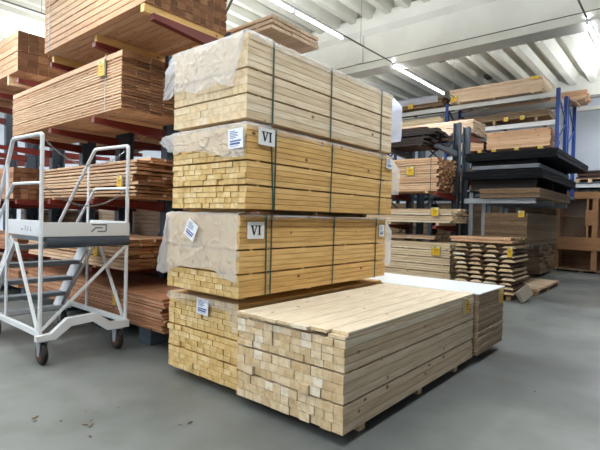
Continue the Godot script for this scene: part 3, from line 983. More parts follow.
# ------------------------------------------------------------------ ladder
func build_ladder() -> void:
	var W: Material = mats.white_lacquer
	var xl := 1.90
	var xr := 2.85
	var zf := -5.10
	var zb := -6.02
	var o := thing("platform_ladder", "white mobile platform ladder on casters with chain across its gate", "ladder", Vector3(2.375, 0, -6.0))
	var r := 0.021
	var mb: MB
	for x in [xl, xr]:
		mb = MB.new()
		# front post, top rail, bend, sloping handrail down to the foot of the stair
		mb.tube([Vector3(x, 0.30, zf), Vector3(x, 2.37, zf), Vector3(x, 2.392, zf - 0.008), Vector3(x, 2.40, zf - 0.03), Vector3(x, 2.42, -5.90), Vector3(x, 2.395, -5.95), Vector3(x, 1.45, -6.98 if x == xr else -6.55), Vector3(x, 1.15, -7.15 if x == xr else -6.68)], r, 12)
		part(o, "handrail", mb, W)
		mb = MB.new()
		mb.tube([Vector3(x, 1.895, zf), Vector3(x, 1.905, -5.89), Vector3(x, 1.885, -5.93), Vector3(x, 1.30, -6.60)], 0.017, 10)
		part(o, "knee_rail", mb, W)
		mb = MB.new()
		mb.tube([Vector3(x, 0.30, -6.10), Vector3(x, 2.20, -6.10)], 0.017, 10)
		part(o, "rear_post", mb, W)
		# lower frame
		mb = MB.new()
		mb.bar(Vector3(x, 0.32, zf + 0.02), Vector3(x, 0.32, -7.0), 0.04, 0.06, Vector3.UP, 0.004)
		part(o, "base_rail", mb, W)
		mb = MB.new()
		mb.bar(Vector3(x, 1.24, -5.80), Vector3(x, 0.35, zf - 0.06), 0.03, 0.03, Vector3.UP, 0.003)
		part(o, "brace", mb, W)
		mb = MB.new()
		mb.bar(Vector3(x, 1.24, -5.85), Vector3(x, 0.35, -6.75), 0.03, 0.03, Vector3.UP, 0.003)
		part(o, "brace", mb, W)
		# stair stringer
		mb = MB.new()
		mb.bar(Vector3(x - 0.04 if x == xr else x + 0.04, 1.25, -6.02), Vector3(x - 0.04 if x == xr else x + 0.04, 0.18, -6.98), 0.03, 0.17, Vector3.UP, 0.004)
		part(o, "stringer", mb, W)
		# side toe board
		mb = MB.new()
		mb.box(Vector3(x - 0.012, 1.335, zb), Vector3(x + 0.012, 1.50, zf - 0.02), 0.003)
		var tb := part(o, "toe_board", mb, W)
		if x == xl:
			for q in [[-5.62, 0.05, 0.02], [-5.50, 0.015, 0.055], [-5.45, 0.03, 0.012], [-5.43, 0.012, 0.05], [-5.36, 0.04, 0.012], [-5.35, 0.012, 0.05]]:
				mb = MB.new()
				mb.box(Vector3(x - 0.0145, 1.385, q[0]), Vector3(x - 0.0122, 1.385 + q[2], q[0] + q[1]))
				part(tb, "faded_print", mb, mat("faded_print", Color(0.62, 0.64, 0.68), 0.6), "faded grey print")
	# deck, front toe board and nosing
	mb = MB.new()
	mb.box(Vector3(xl + 0.025, 1.28, zb), Vector3(xr - 0.025, 1.315, zf - 0.015), 0.003)
	part(o, "deck", mb, mats.tread_grey)
	mb = MB.new()
	mb.box(Vector3(xl + 0.0, 1.335, zf + 0.022), Vector3(xr + 0.015, 1.485, zf + 0.040), 0.003)
	var ft := part(o, "toe_board", mb, W)
	# gate mark in grey
	for q in [[2.41, 1.462, 2.575, 1.462], [2.575, 1.462, 2.575, 1.395], [2.575, 1.387, 2.475, 1.387], [2.405, 1.382, 2.455, 1.427], [2.45, 1.427, 2.535, 1.427]]:
		mb = MB.new()
		mb.bar(Vector3(q[0], q[1], zf + 0.0412), Vector3(q[2], q[3], zf + 0.0412), 0.0015 if absf(q[0] - q[2]) < 0.001 else 0.0015, 0.016, Vector3.UP)
		if absf(q[0] - q[2]) < 0.001:
			mb = MB.new()
			mb.box(Vector3(q[0] - 0.008, minf(q[1], q[3]) - 0.008, zf + 0.0404), Vector3(q[0] + 0.008, maxf(q[1], q[3]) + 0.008, zf + 0.042))
		part(ft, "emblem", mb, mat("emblem_grey", Color(0.45, 0.46, 0.48), 0.5), "grey emblem stroke")
	mb = MB.new()
	var prof := []
	for k in 9:
		var t := PI * k / 8.0
		prof.append(Vector2(zf + 0.012 + 0.045 * sin(t), 1.275 + 0.058 * cos(t)))
	prof.append(Vector2(zf - 0.02, 1.218))
	prof.append(Vector2(zf - 0.02, 1.333))
	mb.prism(prof, xl + 0.04, xr + 0.01, 0)
	part(o, "nosing", mb, mats.nosing, "dark slate ribbed nosing")
	# treads
	for k in 5:
		var y := 1.19 - 0.235 * k
		var z := -6.10 - 0.20 * k
		mb = MB.new()
		mb.box(Vector3(xl + 0.06, y - 0.045, z - 0.10), Vector3(xr - 0.06, y, z + 0.10), 0.006)
		var td := part(o, "tread", mb, mats.tread_grey)
		mb = MB.new()
		mb.box(Vector3(xl + 0.06, y - 0.05, z + 0.095), Vector3(xr - 0.06, y + 0.003, z + 0.115), 0.006)
		part(td, "tread_edge", mb, mat("tread_edge", Color(0.50, 0.53, 0.56), 0.5))
	# front brace and cranked chassis beams
	mb = MB.new()
	mb.bar(Vector3(xl + 0.01, 0.36, zf + 0.012), Vector3(xr - 0.01, 1.22, zf + 0.012), 0.012, 0.032, Vector3.UP, 0.002)
	part(o, "brace", mb, W)
	mb = MB.new()
	mb.prism([Vector2(1.845, 0.315), Vector2(1.99, 0.325), Vector2(2.15, 0.46), Vector2(2.46, 0.475), Vector2(2.64, 0.345), Vector2(2.86, 0.335), Vector2(2.86, 0.256), Vector2(2.60, 0.256), Vector2(2.43, 0.385), Vector2(2.19, 0.37), Vector2(2.03, 0.256), Vector2(1.845, 0.256)], zf + 0.01, zf + 0.075, 2)
	part(o, "chassis_beam", mb, W)
	mb = MB.new()
	mb.box(Vector3(1.845, 0.256, -6.65), Vector3(2.86, 0.30, -6.57), 0.004)
	part(o, "chassis_beam", mb, W)
	for c in [[1.925, zf], [2.75, zf], [1.95, -6.60], [2.75, -6.60]]:
		caster(o, c[0], c[1])
	# gate chains
	for q in [[2.34, 0.22], [1.86, 0.19]]:
		mb = MB.new()
		var cnt := 34
		for k in cnt:
			var t := (k + 0.5) / cnt
			var p := Vector3(lerpf(xl + 0.03, xr - 0.03, t), q[0] - q[1] * 4.0 * t * (1.0 - t), zf - 0.005)
			var dirv := Vector3((xr - xl - 0.06), -q[1] * 4.0 * (1.0 - 2.0 * t), 0).normalized()
			var side := Vector3(0, 0, 1) if k % 2 == 0 else dirv.cross(Vector3(0, 0, 1)).normalized()
			var ring := []
			for s in 8:
				var a := TAU * s / 8.0
				ring.append(p + dirv * cos(a) * 0.018 + side * sin(a) * 0.010)
			mb.tube(ring, 0.0035, 5, true)
		part(o, "gate_chain", mb, mats.chain_steel, "thin steel gate chain")

func caster(o: Node3D, x: float, z: float) -> void:
	var R := 0.118
	var mb := MB.new()
	mb.box(Vector3(x - 0.05, 0.238, z - 0.055), Vector3(x + 0.05, 0.256, z + 0.055), 0.003)
	for s in [-0.037, 0.037]:
		mb.prism([Vector2(z - 0.055, 0.245), Vector2(z + 0.055, 0.245), Vector2(z + 0.025, R - 0.03), Vector2(z - 0.025, R - 0.03)], x + s - 0.003, x + s + 0.003, 0)
	var c := part(o, "caster", mb, mats.galvanised)
	mb = MB.new()
	var rows := []
	for p in [[-0.027, 0.0], [-0.027, 0.75], [-0.023, 0.93], [-0.012, 1.0], [0.012, 1.0], [0.023, 0.93], [0.027, 0.75], [0.027, 0.0]]:
		var line := []
		for s in 25:
			var a := TAU * s / 24.0
			line.append(Vector3(x + p[0], R + cos(a) * p[1] * R, z + sin(a) * p[1] * R))
		rows.append(line)
	mb.sheet(rows)
	part(c, "wheel", mb, mats.rubber)
	mb = MB.new()
	mb.tube([Vector3(x - 0.030, R, z), Vector3(x + 0.030, R, z)], R * 0.66, 20)
	part(c, "hub", mb, mats.wheel_brown, "brown wheel hub")

# ------------------------------------------------------------------ cantilever rack beyond
func build_far_rack() -> void:
	var zs := [-4.47, -5.72, -6.97, -8.22]
	var o := thing("cantilever_rack", "slate double-column cantilever rack holding pale packs beyond the tall stack", "rack", Vector3(11.7, 0, -6.3))
	for z in zs:
		for x in [11.36, 12.0]:
			var mb := MB.new()
			for s in [-0.07, 0.07]:
				mb.box(Vector3(x - 0.07, 0, z + s - 0.012), Vector3(x + 0.07, 4.06, z + s + 0.012))
			mb.box(Vector3(x - 0.01, 0, z - 0.07), Vector3(x + 0.01, 4.06, z + 0.07))
			part(o, "column", mb, mats.slate_steel)
		var mb2 := MB.new()
		mb2.box(Vector3(10.25, 0, z - 0.07), Vector3(13.1, 0.2, z + 0.07))
		part(o, "base_beam", mb2, mats.slate_steel)
		for y in [1.48, 2.25, 3.36]:
			arm(o, 11.29, 10.15, y, z, mats.red_steel if y < 3.0 else mats.slate_steel)
		for y in [2.7, 3.86]:
			arm(o, 12.07, 13.1, y, z, mats.red_steel)
	for k in zs.size() - 1:
		for lev in [[0.4, 1.5], [1.6, 2.7], [2.8, 3.9]]:
			for d in 2:
				var mb := MB.new()
				mb.bar(Vector3(11.36, lev[d], zs[k] - 0.02), Vector3(11.36, lev[1 - d], zs[k + 1] + 0.02), 0.012, 0.04)
				part(o, "brace", mb, mats.slate_steel)
	var grp := "lumber packs on the far cantilever rack"
	var nx := Vector3(-1, 0, 0)
	var rp := pack("lumber_pack", "pink-beige sawn pack with ragged ends and yellow tag on far cantilever rack", grp, Vector3(10.2, 2.29, -7.3), 2, 2.86, 1.02, [[4, 0.05], [4, 0.05], [4, 0.05], [3, 0.055]], 8, "larch", {"jl": 0.05, "lgap": 0.01, "gap": 0.006, "jh": 0.006, "bearer": 0.04})
	strap(rp, 2, -4.62, Vector2(10.197, 2.29), Vector2(11.223, 3.105), mat("brown_strap", Color(0.3, 0.22, 0.18), 0.5), 0.015)
	price_tag(rp, Vector3(10.18, 2.78, -5.13), Vector3(0, 0, 1), nx, 0.26, 0.26)
	var md := pack("lumber_pack", "thin layer of loose pale boards with yellow tag on far cantilever rack", grp, Vector3(10.15, 1.55, -7.2), 2, 3.1, 1.05, [[3, 0.055], [3, 0.055]], 6, "pale", {"jl": 0.06, "gap": 0.006, "skip": 0.35, "jh": 0.008, "bearer": 0.07})
	price_tag(md, Vector3(10.10, 1.80, -4.44), Vector3(0, 0, 1), nx, 0.24, 0.24)
	var lw := pack("lumber_pack", "beige layered pack with yellow tag on the base of far cantilever rack", grp, Vector3(10.2, 0.24, -7.2), 2, 3.1, 1.05, [[3, 0.052], [3, 0.052], [3, 0.052], [3, 0.052], [3, 0.052]], 6, "spruce", {"jl": 0.02, "gap": 0.005, "lgap": 0.014, "bearer": 0.035})
	price_tag(lw, Vector3(10.18, 0.90, -4.42), Vector3(0, 0, 1), nx, 0.26, 0.26)
	var low2 := pack("lumber_pack", "few flat boards stored above the beige layered pack", grp, Vector3(10.5, 1.14, -6.2), 2, 1.6, 0.8, [[2, 0.045]], 4, "beige", {"jl": 0.05, "gap": 0.005})
	var dk := pack("lumber_pack", "dark brown planks with staggered ends on the top arms of far cantilever rack", grp, Vector3(10.2, 3.40, -7.0), 2, 2.3, 1.0, [[4, 0.05], [4, 0.05]], 4, "umber", {"jl": 0.22, "gap": 0.008, "lgap": 0.03, "bearer": 0.035})
	pack("lumber_pack", "pale planed pack on back arms of far cantilever rack beside dark planks", grp, Vector3(12.1, 3.92, -7.8), 2, 3.45, 0.95, [[4, 0.045], [4, 0.045]], 5, "beige", {"jl": 0.02, "gap": 0.005, "bearer": 0.055})
	pack("lumber_pack", "pale pack on lower back arms of far cantilever rack", grp, Vector3(12.1, 2.76, -7.8), 2, 3.0, 0.95, [[5, 0.06]], 5, "larch", {"jl": 0.02, "gap": 0.005, "bearer": 0.055})

func build_sheet_rack() -> void:
	var o := thing("panel_rack", "galvanised steel panel rack under the black sheets", "rack", Vector3(12.4, 0, -3.9))
	for x in [11.15, 12.5, 14.0]:
		for z in [-3.98, -3.68]:
			var mb := MB.new()
			for s in [-0.04, 0.04]:
				mb.box(Vector3(x - 0.05, 0, z + s - 0.006), Vector3(x + 0.05, 2.30, z + s + 0.006))
			mb.box(Vector3(x - 0.006 - 0.04, 0, z - 0.04), Vector3(x + 0.006 - 0.04, 2.30, z + 0.04))
			part(o, "post", mb, mats.galvanised)
	for x in [10.75, 12.4, 14.0]:
		for y in [0.96, 2.02]:
			var mb := MB.new()
			mb.box(Vector3(x - 0.03 + (0.4 if y < 1.5 and x < 11.0 else 0.0), y, -4.0), Vector3(x + 0.05 + (0.4 if y < 1.5 and x < 11.0 else 0.0), y + 0.115, -2.47 if y > 1.5 else -2.9), 0.004)
			part(o, "shelf_arm", mb, mats.galvanised)
	for z in [-3.98, -3.68]:
		for y in [0.96, 2.02]:
			var mb := MB.new()
			mb.box(Vector3(10.72, y, z - 0.03), Vector3(14.1, y + 0.1, z + 0.03), 0.004)
			part(o, "tie_beam", mb, mats.galvanised)
	for z in [-3.98, -3.68]:
		var mb := MB.new()
		mb.box(Vector3(10.9, 2.30, z - 0.03), Vector3(14.1, 2.345, z + 0.03), 0.004)
		part(o, "tie_beam", mb, mats.galvanised)
	var grp := "panel stacks on the galvanised rack"
	var ps := pack("panel_stack", "brown particle board stack on the lower shelf behind the slab stack", grp, Vector3(10.95, 1.08, -3.60), 0, 3.2, 0.92, [[13, 0.057]], 1, "brown", {"jl": 0.02, "gap": 0.006, "category": "panel stack"})
	pack("panel_stack", "thin brown plywood stack beneath the black sheets", grp, Vector3(10.62, 2.14, -3.62), 0, 3.3, 1.25, [[4, 0.052]], 1, "brown", {"jl": 0.02, "gap": 0.004, "category": "panel stack"})
	price_tag(ps, Vector3(10.93, 1.79, -2.80), Vector3(0, 0, 1), Vector3(-1, 0, 0), 0.16, 0.17)
	var specs := [[2.56, 0.19, -2.34, 10.60, 4, "black sheets above the plywood, lower of the two black stacks"], [2.98, 0.19, -2.08, 10.60, 4, "black sheets at the top of the galvanised rack, upper black stack"]]
	for s in specs:
		var b := thing("black_sheet_stack", s[5], "sheet stack", Vector3(12.5, s[0], -3.0), grp)
		var n: int = s[4]
		var th: float = s[1] / n
		for k in n:
			var mb := MB.new()
			var j := (rng.randf() - 0.5) * 0.03
			mb.box(Vector3(s[3] + j, s[0] + k * th, -3.98 + j), Vector3(s[3] + 3.88 + j, s[0] + k * th + th - 0.003, s[2] + j), 0.003)
			part(b, "sheet", mb, mats.black_sheet)
		for x in [10.9, 12.5, 14.2]:
			var mb := MB.new()
			var bh: float = 0.21 if s[0] < 2.8 else 0.095
			mb.box(Vector3(x - 0.05, s[0] - bh, -3.9), Vector3(x + 0.05, s[0], -2.5), 0.004)
			part(b, "bearer", mb, mats.rubber)
	var gs := thing("grey_sheet_stack", "thin light grey sheets wedged between the two black stacks", "sheet stack", Vector3(12.4, 2.79, -3.1), grp)
	for k in 3:
		var mb := MB.new()
		mb.box(Vector3(10.72, 2.79 + k * 0.03, -3.85), Vector3(13.9, 2.815 + k * 0.03, -2.42), 0.003)
		part(gs, "sheet", mb, mat("grey_sheet", Color(0.50, 0.52, 0.56), 0.5))

# ------------------------------------------------------------------ blue pallet rack
func build_blue_rack() -> void:
	var o := thing("pallet_rack", "tall blue pallet rack with white beams behind the black sheets", "rack", Vector3(15.8, 0, -5.0))
	for z in [-2.87, -6.1, -9.3]:
		for xx in [[14.6, 15.7], [15.95, 17.05]]:
			var f := MB.new()
			for x in xx:
				f = MB.new()
				f.box(Vector3(x - 0.05, 2.45, z - 0.05), Vector3(x + 0.05, 5.43, z + 0.05), 0.006)
				part(o, "upright", f, mats.blue_steel)
			for k in 4:
				f = MB.new()
				var y := 2.55 + k * 0.70
				f.bar(Vector3(xx[0], y + (0.65 if k % 2 else 0.0), z), Vector3(xx[1], y + (0.0 if k % 2 else 0.65), z), 0.03, 0.04)
				part(o, "brace", f, mats.blue_steel)
	for z in [[-2.92, -6.05], [-6.15, -9.25]]:
		for y in [3.55, 4.41, 5.20]:
			for x in [14.6, 15.7, 15.95, 17.05]:
				var mb := MB.new()
				mb.box(Vector3(x - 0.035, y, z[1]), Vector3(x + 0.035, y + 0.135, z[0]), 0.004)
				part(o, "beam", mb, mats.white_steel, "white rack beam")
	var dk := MB.new()
	dk.box(Vector3(14.5, 2.36, -9.4), Vector3(17.15, 2.45, -2.8), 0.004)
	part(o, "deck", dk, mats.slate_steel)
	for z in [-4.2, -6.6, -9.1]:
		for x in [14.62, 17.0]:
			dk = MB.new()
			dk.box(Vector3(x - 0.06, 0, z - 0.06), Vector3(x + 0.06, 2.36, z + 0.06), 0.004)
			part(o, "deck_post", dk, mats.slate_steel)
	var grp := "packs on the blue pallet rack"
	var g3 := "added brown packs keeping the blue rack gaps dark"  # filler packs, added to block the pale wall and darken the gaps
	pack("filler_pack", "added brown board pack hiding the wall under the blue rack beside the slab stack", g3, Vector3(14.75, 0.1, -6.4), 2, 3.15, 2.1, [[13, 0.08], [13, 0.08]], 6, "brown", {"jl": 0.03, "gap": 0.006, "bearer": 0.098, "category": "board pack"})
	pack("filler_pack", "added brown board pack hiding the wall under the far bay of the blue rack", g3, Vector3(14.75, 0.1, -9.0), 2, 2.25, 2.1, [[13, 0.08], [13, 0.08]], 6, "brown", {"jl": 0.03, "gap": 0.006, "bearer": 0.098, "category": "board pack"})
	pack("filler_pack", "added brown board pack hiding the wall on the deck of the blue rack", g3, Vector3(14.75, 2.52, -6.0), 2, 2.9, 2.1, [[10, 0.08]], 6, "brown", {"jl": 0.03, "gap": 0.006, "bearer": 0.068, "category": "board pack"})
	pack("filler_pack", "added brown board pack hiding the wall on the deck in the far bay", g3, Vector3(14.75, 2.52, -9.2), 2, 2.9, 2.1, [[10, 0.08]], 6, "brown", {"jl": 0.03, "gap": 0.006, "bearer": 0.068, "category": "board pack"})
	var nx := Vector3(-1, 0, 0)
	var a := pack("panel_pack", "long beige panel pack on the top beams of the blue rack", grp, Vector3(14.42, 5.375, -5.95), 2, 2.72, 1.2, [[6, 0.062], [1, 0.05]], 1, "beige", {"jl": 0.03, "gap": 0.004, "bearer": 0.04, "category": "panel pack"})
	price_tag(a, Vector3(14.40, 5.77, -3.45), Vector3(0, 0, 1), nx, 0.30, 0.12)
	price_tag(a, Vector3(14.40, 5.50, -5.80), Vector3(0, 0, 1), nx, 0.25, 0.22)
	var b := pack("panel_pack", "brown panel pack on the middle beams of the blue rack", grp, Vector3(14.42, 4.66, -6.0), 2, 2.9, 1.2, [[4, 0.048]], 2, "brown", {"jl": 0.04, "gap": 0.005, "bearer": 0.115, "category": "panel pack"})
	price_tag(b, Vector3(14.40, 4.66, -4.2), Vector3(0, 0, 1), nx, 0.16, 0.14)
	price_tag(b, Vector3(14.40, 4.66, -3.75), Vector3(0, 0, 1), nx, 0.16, 0.14)
	var c := pack("panel_pack", "tan panel pack above the black sheets in the blue rack", grp, Vector3(14.42, 3.80, -4.75), 2, 1.75, 1.2, [[9, 0.058]], 1, "larch", {"jl": 0.02, "gap": 0.005, "bearer": 0.115, "bearers": [0.12, 0.5, 0.88], "category": "panel pack"})
	for z in [-4.52, -3.88, -3.25]:
		price_tag(c, Vector3(14.40, 3.75, z), Vector3(0, 0, 1), nx, 0.16, 0.11)
	var d := pack("panel_pack", "small tan panel pack beside the bigger tan pack in the blue rack", grp, Vector3(14.42, 3.80, -5.75), 2, 0.9, 1.2, [[5, 0.058]], 1, "larch", {"jl": 0.02, "gap": 0.005, "bearer": 0.115, "category": "panel pack"})
	for z in [-5.65, -5.3, -4.95]:
		price_tag(d, Vector3(14.40, 3.75, z), Vector3(0, 0, 1), nx, 0.14, 0.11)
	pack("panel_pack", "pinkish board pack poking out behind the blue uprights", grp, Vector3(16.1, 5.375, -5.2), 2, 2.75, 0.9, [[5, 0.06]], 4, "larch", {"jl": 0.05, "gap": 0.005, "bearer": 0.04, "category": "panel pack"})
	var e := pack("panel_pack", "foil-wrapped profile bundle beyond the long beige pack", grp, Vector3(14.42, 5.375, -9.1), 2, 2.9, 1.1, [[3, 0.10]], 5, "brown", {"jl": 0.05, "gap": 0.02, "bearer": 0.04, "category": "panel pack"})
	price_tag(e, Vector3(14.38, 5.47, -7.3), Vector3(0, 0, 1), nx, 0.24, 0.2)
	far_flap_wrap(e)
	pack("panel_pack", "pale board pack in the far bay of the blue rack", grp, Vector3(14.42, 4.60, -9.1), 2, 2.9, 1.1, [[6, 0.07]], 4, "spruce", {"jl": 0.05, "gap": 0.005, "bearer": 0.055, "category": "panel pack"})

func far_flap_wrap(e: Node3D) -> void:
	var f := FastNoiseLite.new()
	f.seed = 61
	f.frequency = 1.4
	var rows := []
	for i in 10:
		var t := float(i) / 9.0
		var line := []
		for j in 40:
			var z := -9.1 + 2.75 * j / 39.0
			var w := f.get_noise_2d(z * 2.0, t * 2.0) * 0.05
			var p := Vector3(14.40 - absf(w), lerpf(5.50, 5.75, t / 0.35), z) if t < 0.35 else Vector3(14.41 + (t - 0.35) * 1.7, 5.74 + absf(w) * 1.5, z)
			line.append(p)
		rows.append(line)
	film(e, "film_cover", rows, mats.white_foil, "bluish-white plastic film over the profiles")

# ------------------------------------------------------------------ waney slabs, pallet
func build_slabs() -> void:
	var o := thing("slab_stack", "stack of waney-edged slabs with pale ends on stickers", "slab stack", Vector3(10.35, 0, -3.25))
	var ncol := 4
	var y := 0.15
	# bottom pallet of the stack
	for z in [-3.82, -3.25, -2.72]:
		var mb := MB.new()
		mb.box(Vector3(9.85, 0, z - 0.05), Vector3(10.85, 0.10, z + 0.05), 0.004)
		part(o, "bearer", mb, wood("brown", 0, 1))
	for x in [9.95, 10.35, 10.75]:
		var mb := MB.new()
		mb.box(Vector3(x - 0.06, 0.10, -3.88), Vector3(x + 0.06, 0.13, -2.66), 0.004)
		part(o, "bearer", mb, wood("brown", 2, 1))
	for row in 11:
		y = 0.13 + row * 0.094
		for k in ncol:
			var zc := -3.70 + k * 0.315 + (rng.randf() - 0.5) * 0.07
			var hw := 0.105 + rng.randf() * 0.042
			var tw := hw - 0.045 - rng.randf() * 0.03
			var h := 0.044 + rng.randf() * 0.012
			var j := (rng.randf() - 0.5) * 0.16
			var mb := MB.new()
			var pr := [Vector2(zc - hw, y), Vector2(zc + hw, y), Vector2(zc + hw - 0.006, y + h * 0.4), Vector2(zc + tw, y + h), Vector2(zc - tw, y + h), Vector2(zc - hw + 0.006, y + h * 0.4)]
			mb.prism(pr, 9.83 + j, 10.88 + j, 0)
			var s := part(o, "slab", mb, wood("brown", 0, rng.randi_range(0, 3)))
			var e := MB.new()
			e.prism(pr.map(func(p: Vector2) -> Vector2: return Vector2(zc + (p.x - zc) * 0.97, y + (p.y - y) * 0.95 + 0.001)), 9.824 + j, 9.832 + j, 0)
			part(s, "sawn_end", e, wood("pale", 0, rng.randi_range(0, 4), true), "pale sawn slab end")
		for x in [9.98, 10.35, 10.72]:
			var mb := MB.new()
			mb.box(Vector3(x - 0.015, y + 0.055, -3.85), Vector3(x + 0.015, y + 0.093, -2.68))
			part(o, "sticker", mb, wood("brown", 2, rng.randi_range(0, 3)))
	y = 0.13 + 11 * 0.094
	# cross boards on top
	for k in 6:
		add_board(o, "brown" if k % 3 else "larch", 2, Vector3(9.88 + (k % 3) * 0.36, y + 0.028 + (k / 3) * 0.06, -3.28 + (rng.randf() - 0.5) * 0.08), 1.26, 0.05, 0.16 + rng.randf() * 0.1, "cross_board")
	price_tag(o, Vector3(9.80, 1.0, -2.70), Vector3(0, 0, 1), Vector3(-1, 0, 0), 0.12, 0.26)
	# flat pallet behind
	var p := thing("wooden_pallet", "flat weathered wooden pallet lying behind the slab stack", "pallet", Vector3(12.2, 0, -3.0))
	for z in [-3.55, -3.02, -2.5]:
		for x in [11.1, 12.1, 13.1]:
			var mb := MB.new()
			mb.box(Vector3(x - 0.09, 0.0, z - 0.05), Vector3(x + 0.09, 0.10, z + 0.05), 0.004)
			part(p, "block", mb, wood("brown", 0, 2))
		var mb2 := MB.new()
		mb2.box(Vector3(11.0, 0.10, z - 0.06), Vector3(13.2, 0.125, z + 0.06), 0.003)
		part(p, "stringer_board", mb2, wood("larch", 0, 3))
	for k in 9:
		add_board(p, "tan", 2, Vector3(11.12 + k * 0.245, 0.138, -3.02), 1.16, 0.022, 0.2, "deck_board")
	# short board leaning on the stack
	var b := thing("leaning_board", "short grey-brown board leaning against the foot of slab stack", "board", Vector3(10.05, 0, -2.45))
	var m3 := MB.new()
	var rt := Vector3(0.97, 0.16, 0.05).normalized()
	var upv := Vector3(-0.12, 0.80, -0.45)
	upv = (upv - rt * upv.dot(rt)).normalized()
	m3.obox(Transform3D(Basis(rt, upv, rt.cross(upv)), Vector3(10.05, 0.165, -2.47)), Vector3(0.62, 0.23, 0.07), 0.008)
	part(b, "plank", m3, mat("weathered", Color(0.52, 0.48, 0.43), 0.8))

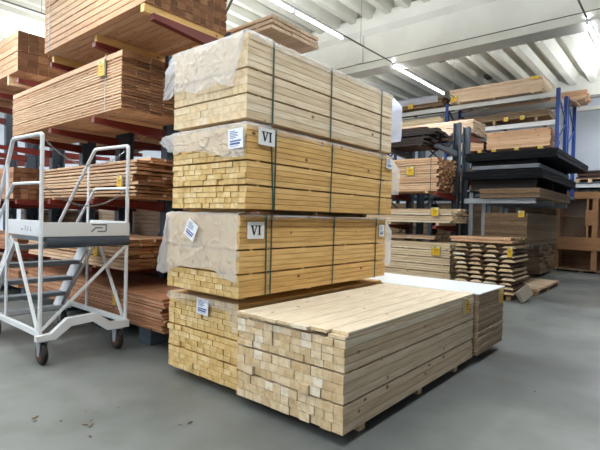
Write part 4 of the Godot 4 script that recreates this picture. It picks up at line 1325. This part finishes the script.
# ------------------------------------------------------------------ booth by the far wall
func build_booth() -> void:
	var o := thing("wooden_booth", "orange-brown wooden display booth with dark openings against the far wall", "booth", Vector3(18.0, 0, -2.5))
	var W := "larch"
	var post := func(z: float, y0: float, y1: float, w: float, x := 17.62, d := 0.12) -> void:
		var mb := MB.new()
		mb.box(Vector3(x, y0, z - w * 0.5), Vector3(x + d, y1, z + w * 0.5), 0.006)
		part(o, "post", mb, wood("ochre", 1, 2))
	var rail := func(z0: float, z1: float, y0: float, y1: float, x := 17.60, d := 0.12, called := "rail") -> void:
		var mb := MB.new()
		mb.box(Vector3(x, y0, z0), Vector3(x + d, y1, z1), 0.006)
		part(o, called, mb, wood("ochre", 2, 2))
	for z in [-3.40, -2.28, -1.2]:
		post.call(z, 0.09, 2.66, 0.17)
	post.call(-3.40, 0.09, 2.66, 0.1, 18.35)
	post.call(-1.2, 0.09, 2.66, 0.1, 18.35)
	rail.call(-3.48, -1.12, 2.44, 2.66)
	rail.call(-3.36, -1.2, 0.94, 1.15)
	rail.call(-3.36, -1.2, 0.73, 0.93, 17.58)
	post.call(-2.50, 1.15, 2.44, 0.06)
	rail.call(-2.56, -2.24, 1.55, 2.05, 17.61, 0.05, "panel")
	rail.call(-3.36, -2.56, 1.84, 1.87, 17.66, 0.03)
	# shelf and back
	var mb := MB.new()
	mb.box(Vector3(17.7, 0.9, -3.4), Vector3(18.4, 0.94, -1.15), 0.003)
	part(o, "shelf", mb, wood("ochre", 2, 1))
	mb = MB.new()
	mb.box(Vector3(18.40, 0.94, -3.45), Vector3(18.44, 2.66, -1.12))
	part(o, "back_panel", mb, wood("ochre", 2, 1))
	var gl := mat("window_glass", Color(0.85, 0.88, 0.88, 0.03), 0.05)
	gl.transparency = BaseMaterial3D.TRANSPARENCY_ALPHA
	mb = MB.new()
	mb.box(Vector3(17.70, 1.15, -3.32), Vector3(17.706, 2.44, -2.53))
	part(o, "glass_pane", mb, gl, "clear glass pane")
	for k in 9:
		add_board(o, "ochre", 2, Vector3(18.42, 0.14 + 0.0875 * k, -2.28), 2.3, 0.084, 0.03, "back_board")
	mb = MB.new()
	mb.box(Vector3(17.65, 2.64, -3.45), Vector3(18.44, 2.68, -1.12), 0.003)
	part(o, "roof_board", mb, wood("ochre", 2, 0))
	for s in [-3.46, -1.14]:
		mb = MB.new()
		mb.box(Vector3(17.72, 0.95, s - 0.02), Vector3(18.42, 2.64, s + 0.02), 0.003)
		part(o, "side_panel", mb, wood("ochre", 1, 1))
	mb = MB.new()
	mb.box(Vector3(17.52, 0.055, -3.5), Vector3(18.45, 0.09, -1.1), 0.004)
	part(o, "base_deck", mb, wood("brown", 2, 1))
	for z in [-3.4, -2.6, -2.1, -1.2]:
		mb = MB.new()
		mb.box(Vector3(17.54, 0.0, z - 0.06), Vector3(18.4, 0.056, z + 0.06), 0.004)
		part(o, "foot", mb, wood("brown", 0, 1))
	# shelf rack above the booth with pallets
	var r := thing("storage_shelf", "dark steel shelf carrying pallets above the wooden booth", "shelf", Vector3(18.0, 0, -1.6))
	for z in [-3.62, 0.6]:
		for x in [17.55, 18.55]:
			mb = MB.new()
			mb.box(Vector3(x - 0.045, 0, z - 0.045), Vector3(x + 0.045, 3.05, z + 0.045), 0.004)
			part(r, "upright", mb, mats.slate_steel)
	for x in [17.55, 18.55]:
		mb = MB.new()
		mb.box(Vector3(x - 0.03, 2.80, -3.60), Vector3(x + 0.03, 2.93, 0.58), 0.004)
		part(r, "beam", mb, mats.white_steel if x < 18.0 else mats.slate_steel)
	mb = MB.new()
	mb.box(Vector3(17.5, 2.93, -3.58), Vector3(18.6, 2.97, 0.56), 0.003)
	part(r, "shelf_deck", mb, mats.slate_steel)
	var idx := 0
	for z in [-2.45, -1.3]:
		var p := thing("wooden_pallet", ["pale pallet with dark boards on the shelf above the booth", "pallet with grey crate load on the shelf over the booth"][idx], "pallet", Vector3(18.05, 2.97, z))
		for dx in [-0.45, 0.0, 0.4]:
			for dz in [-0.36, 0.0, 0.36]:
				mb = MB.new()
				mb.box(Vector3(18.05 + dx - 0.05, 2.97, z + dz - 0.06), Vector3(18.05 + dx + 0.05, 3.07, z + dz + 0.06), 0.003)
				part(p, "block", mb, wood("larch", 0, 0))
		for k in 6:
			add_board(p, "larch", 2, Vector3(17.62 + k * 0.17, 3.085, z), 0.86, 0.024, 0.14, "deck_board")
		for k in 3:
			add_board(p, "umber" if idx == 0 else "brown", 2, Vector3(18.05, 3.13 + k * 0.10, z + (rng.randf() - 0.5) * 0.06), 0.8, 0.07, 0.8, "load_board")
		idx += 1

func build_chips() -> void:
	var spots := [[1.394, -3.805, 0.07], [1.37, -3.74, 0.04], [1.598, -3.412, 0.06], [1.62, -3.36, 0.07], [1.66, -3.44, 0.035], [1.537, -3.202, 0.05], [2.081, -2.897, 0.045], [2.153, -2.87, 0.06], [1.75, -3.55, 0.025], [1.50, -3.60, 0.03], [1.70, -3.62, 0.02], [1.92, -3.52, 0.03], [4.75, -1.05, 0.03]]
	for s in spots:
		var o := thing("wood_chip", "small curled bark chip lying on the concrete floor", "wood chip", Vector3(s[0], 0, s[1]), "bark chips on the floor")
		var mb := MB.new()
		mb.obox(Transform3D(Basis(Vector3.UP, rng.randf() * TAU) * Basis(Vector3(0, 0, 1), 0.15), Vector3(s[0], 0.007, s[1])), Vector3(s[2] * 0.7, 0.007, s[2] * 0.3), 0.003)
		part(o, "chip", mb, wood("brown", 0, rng.randi_range(0, 3)))
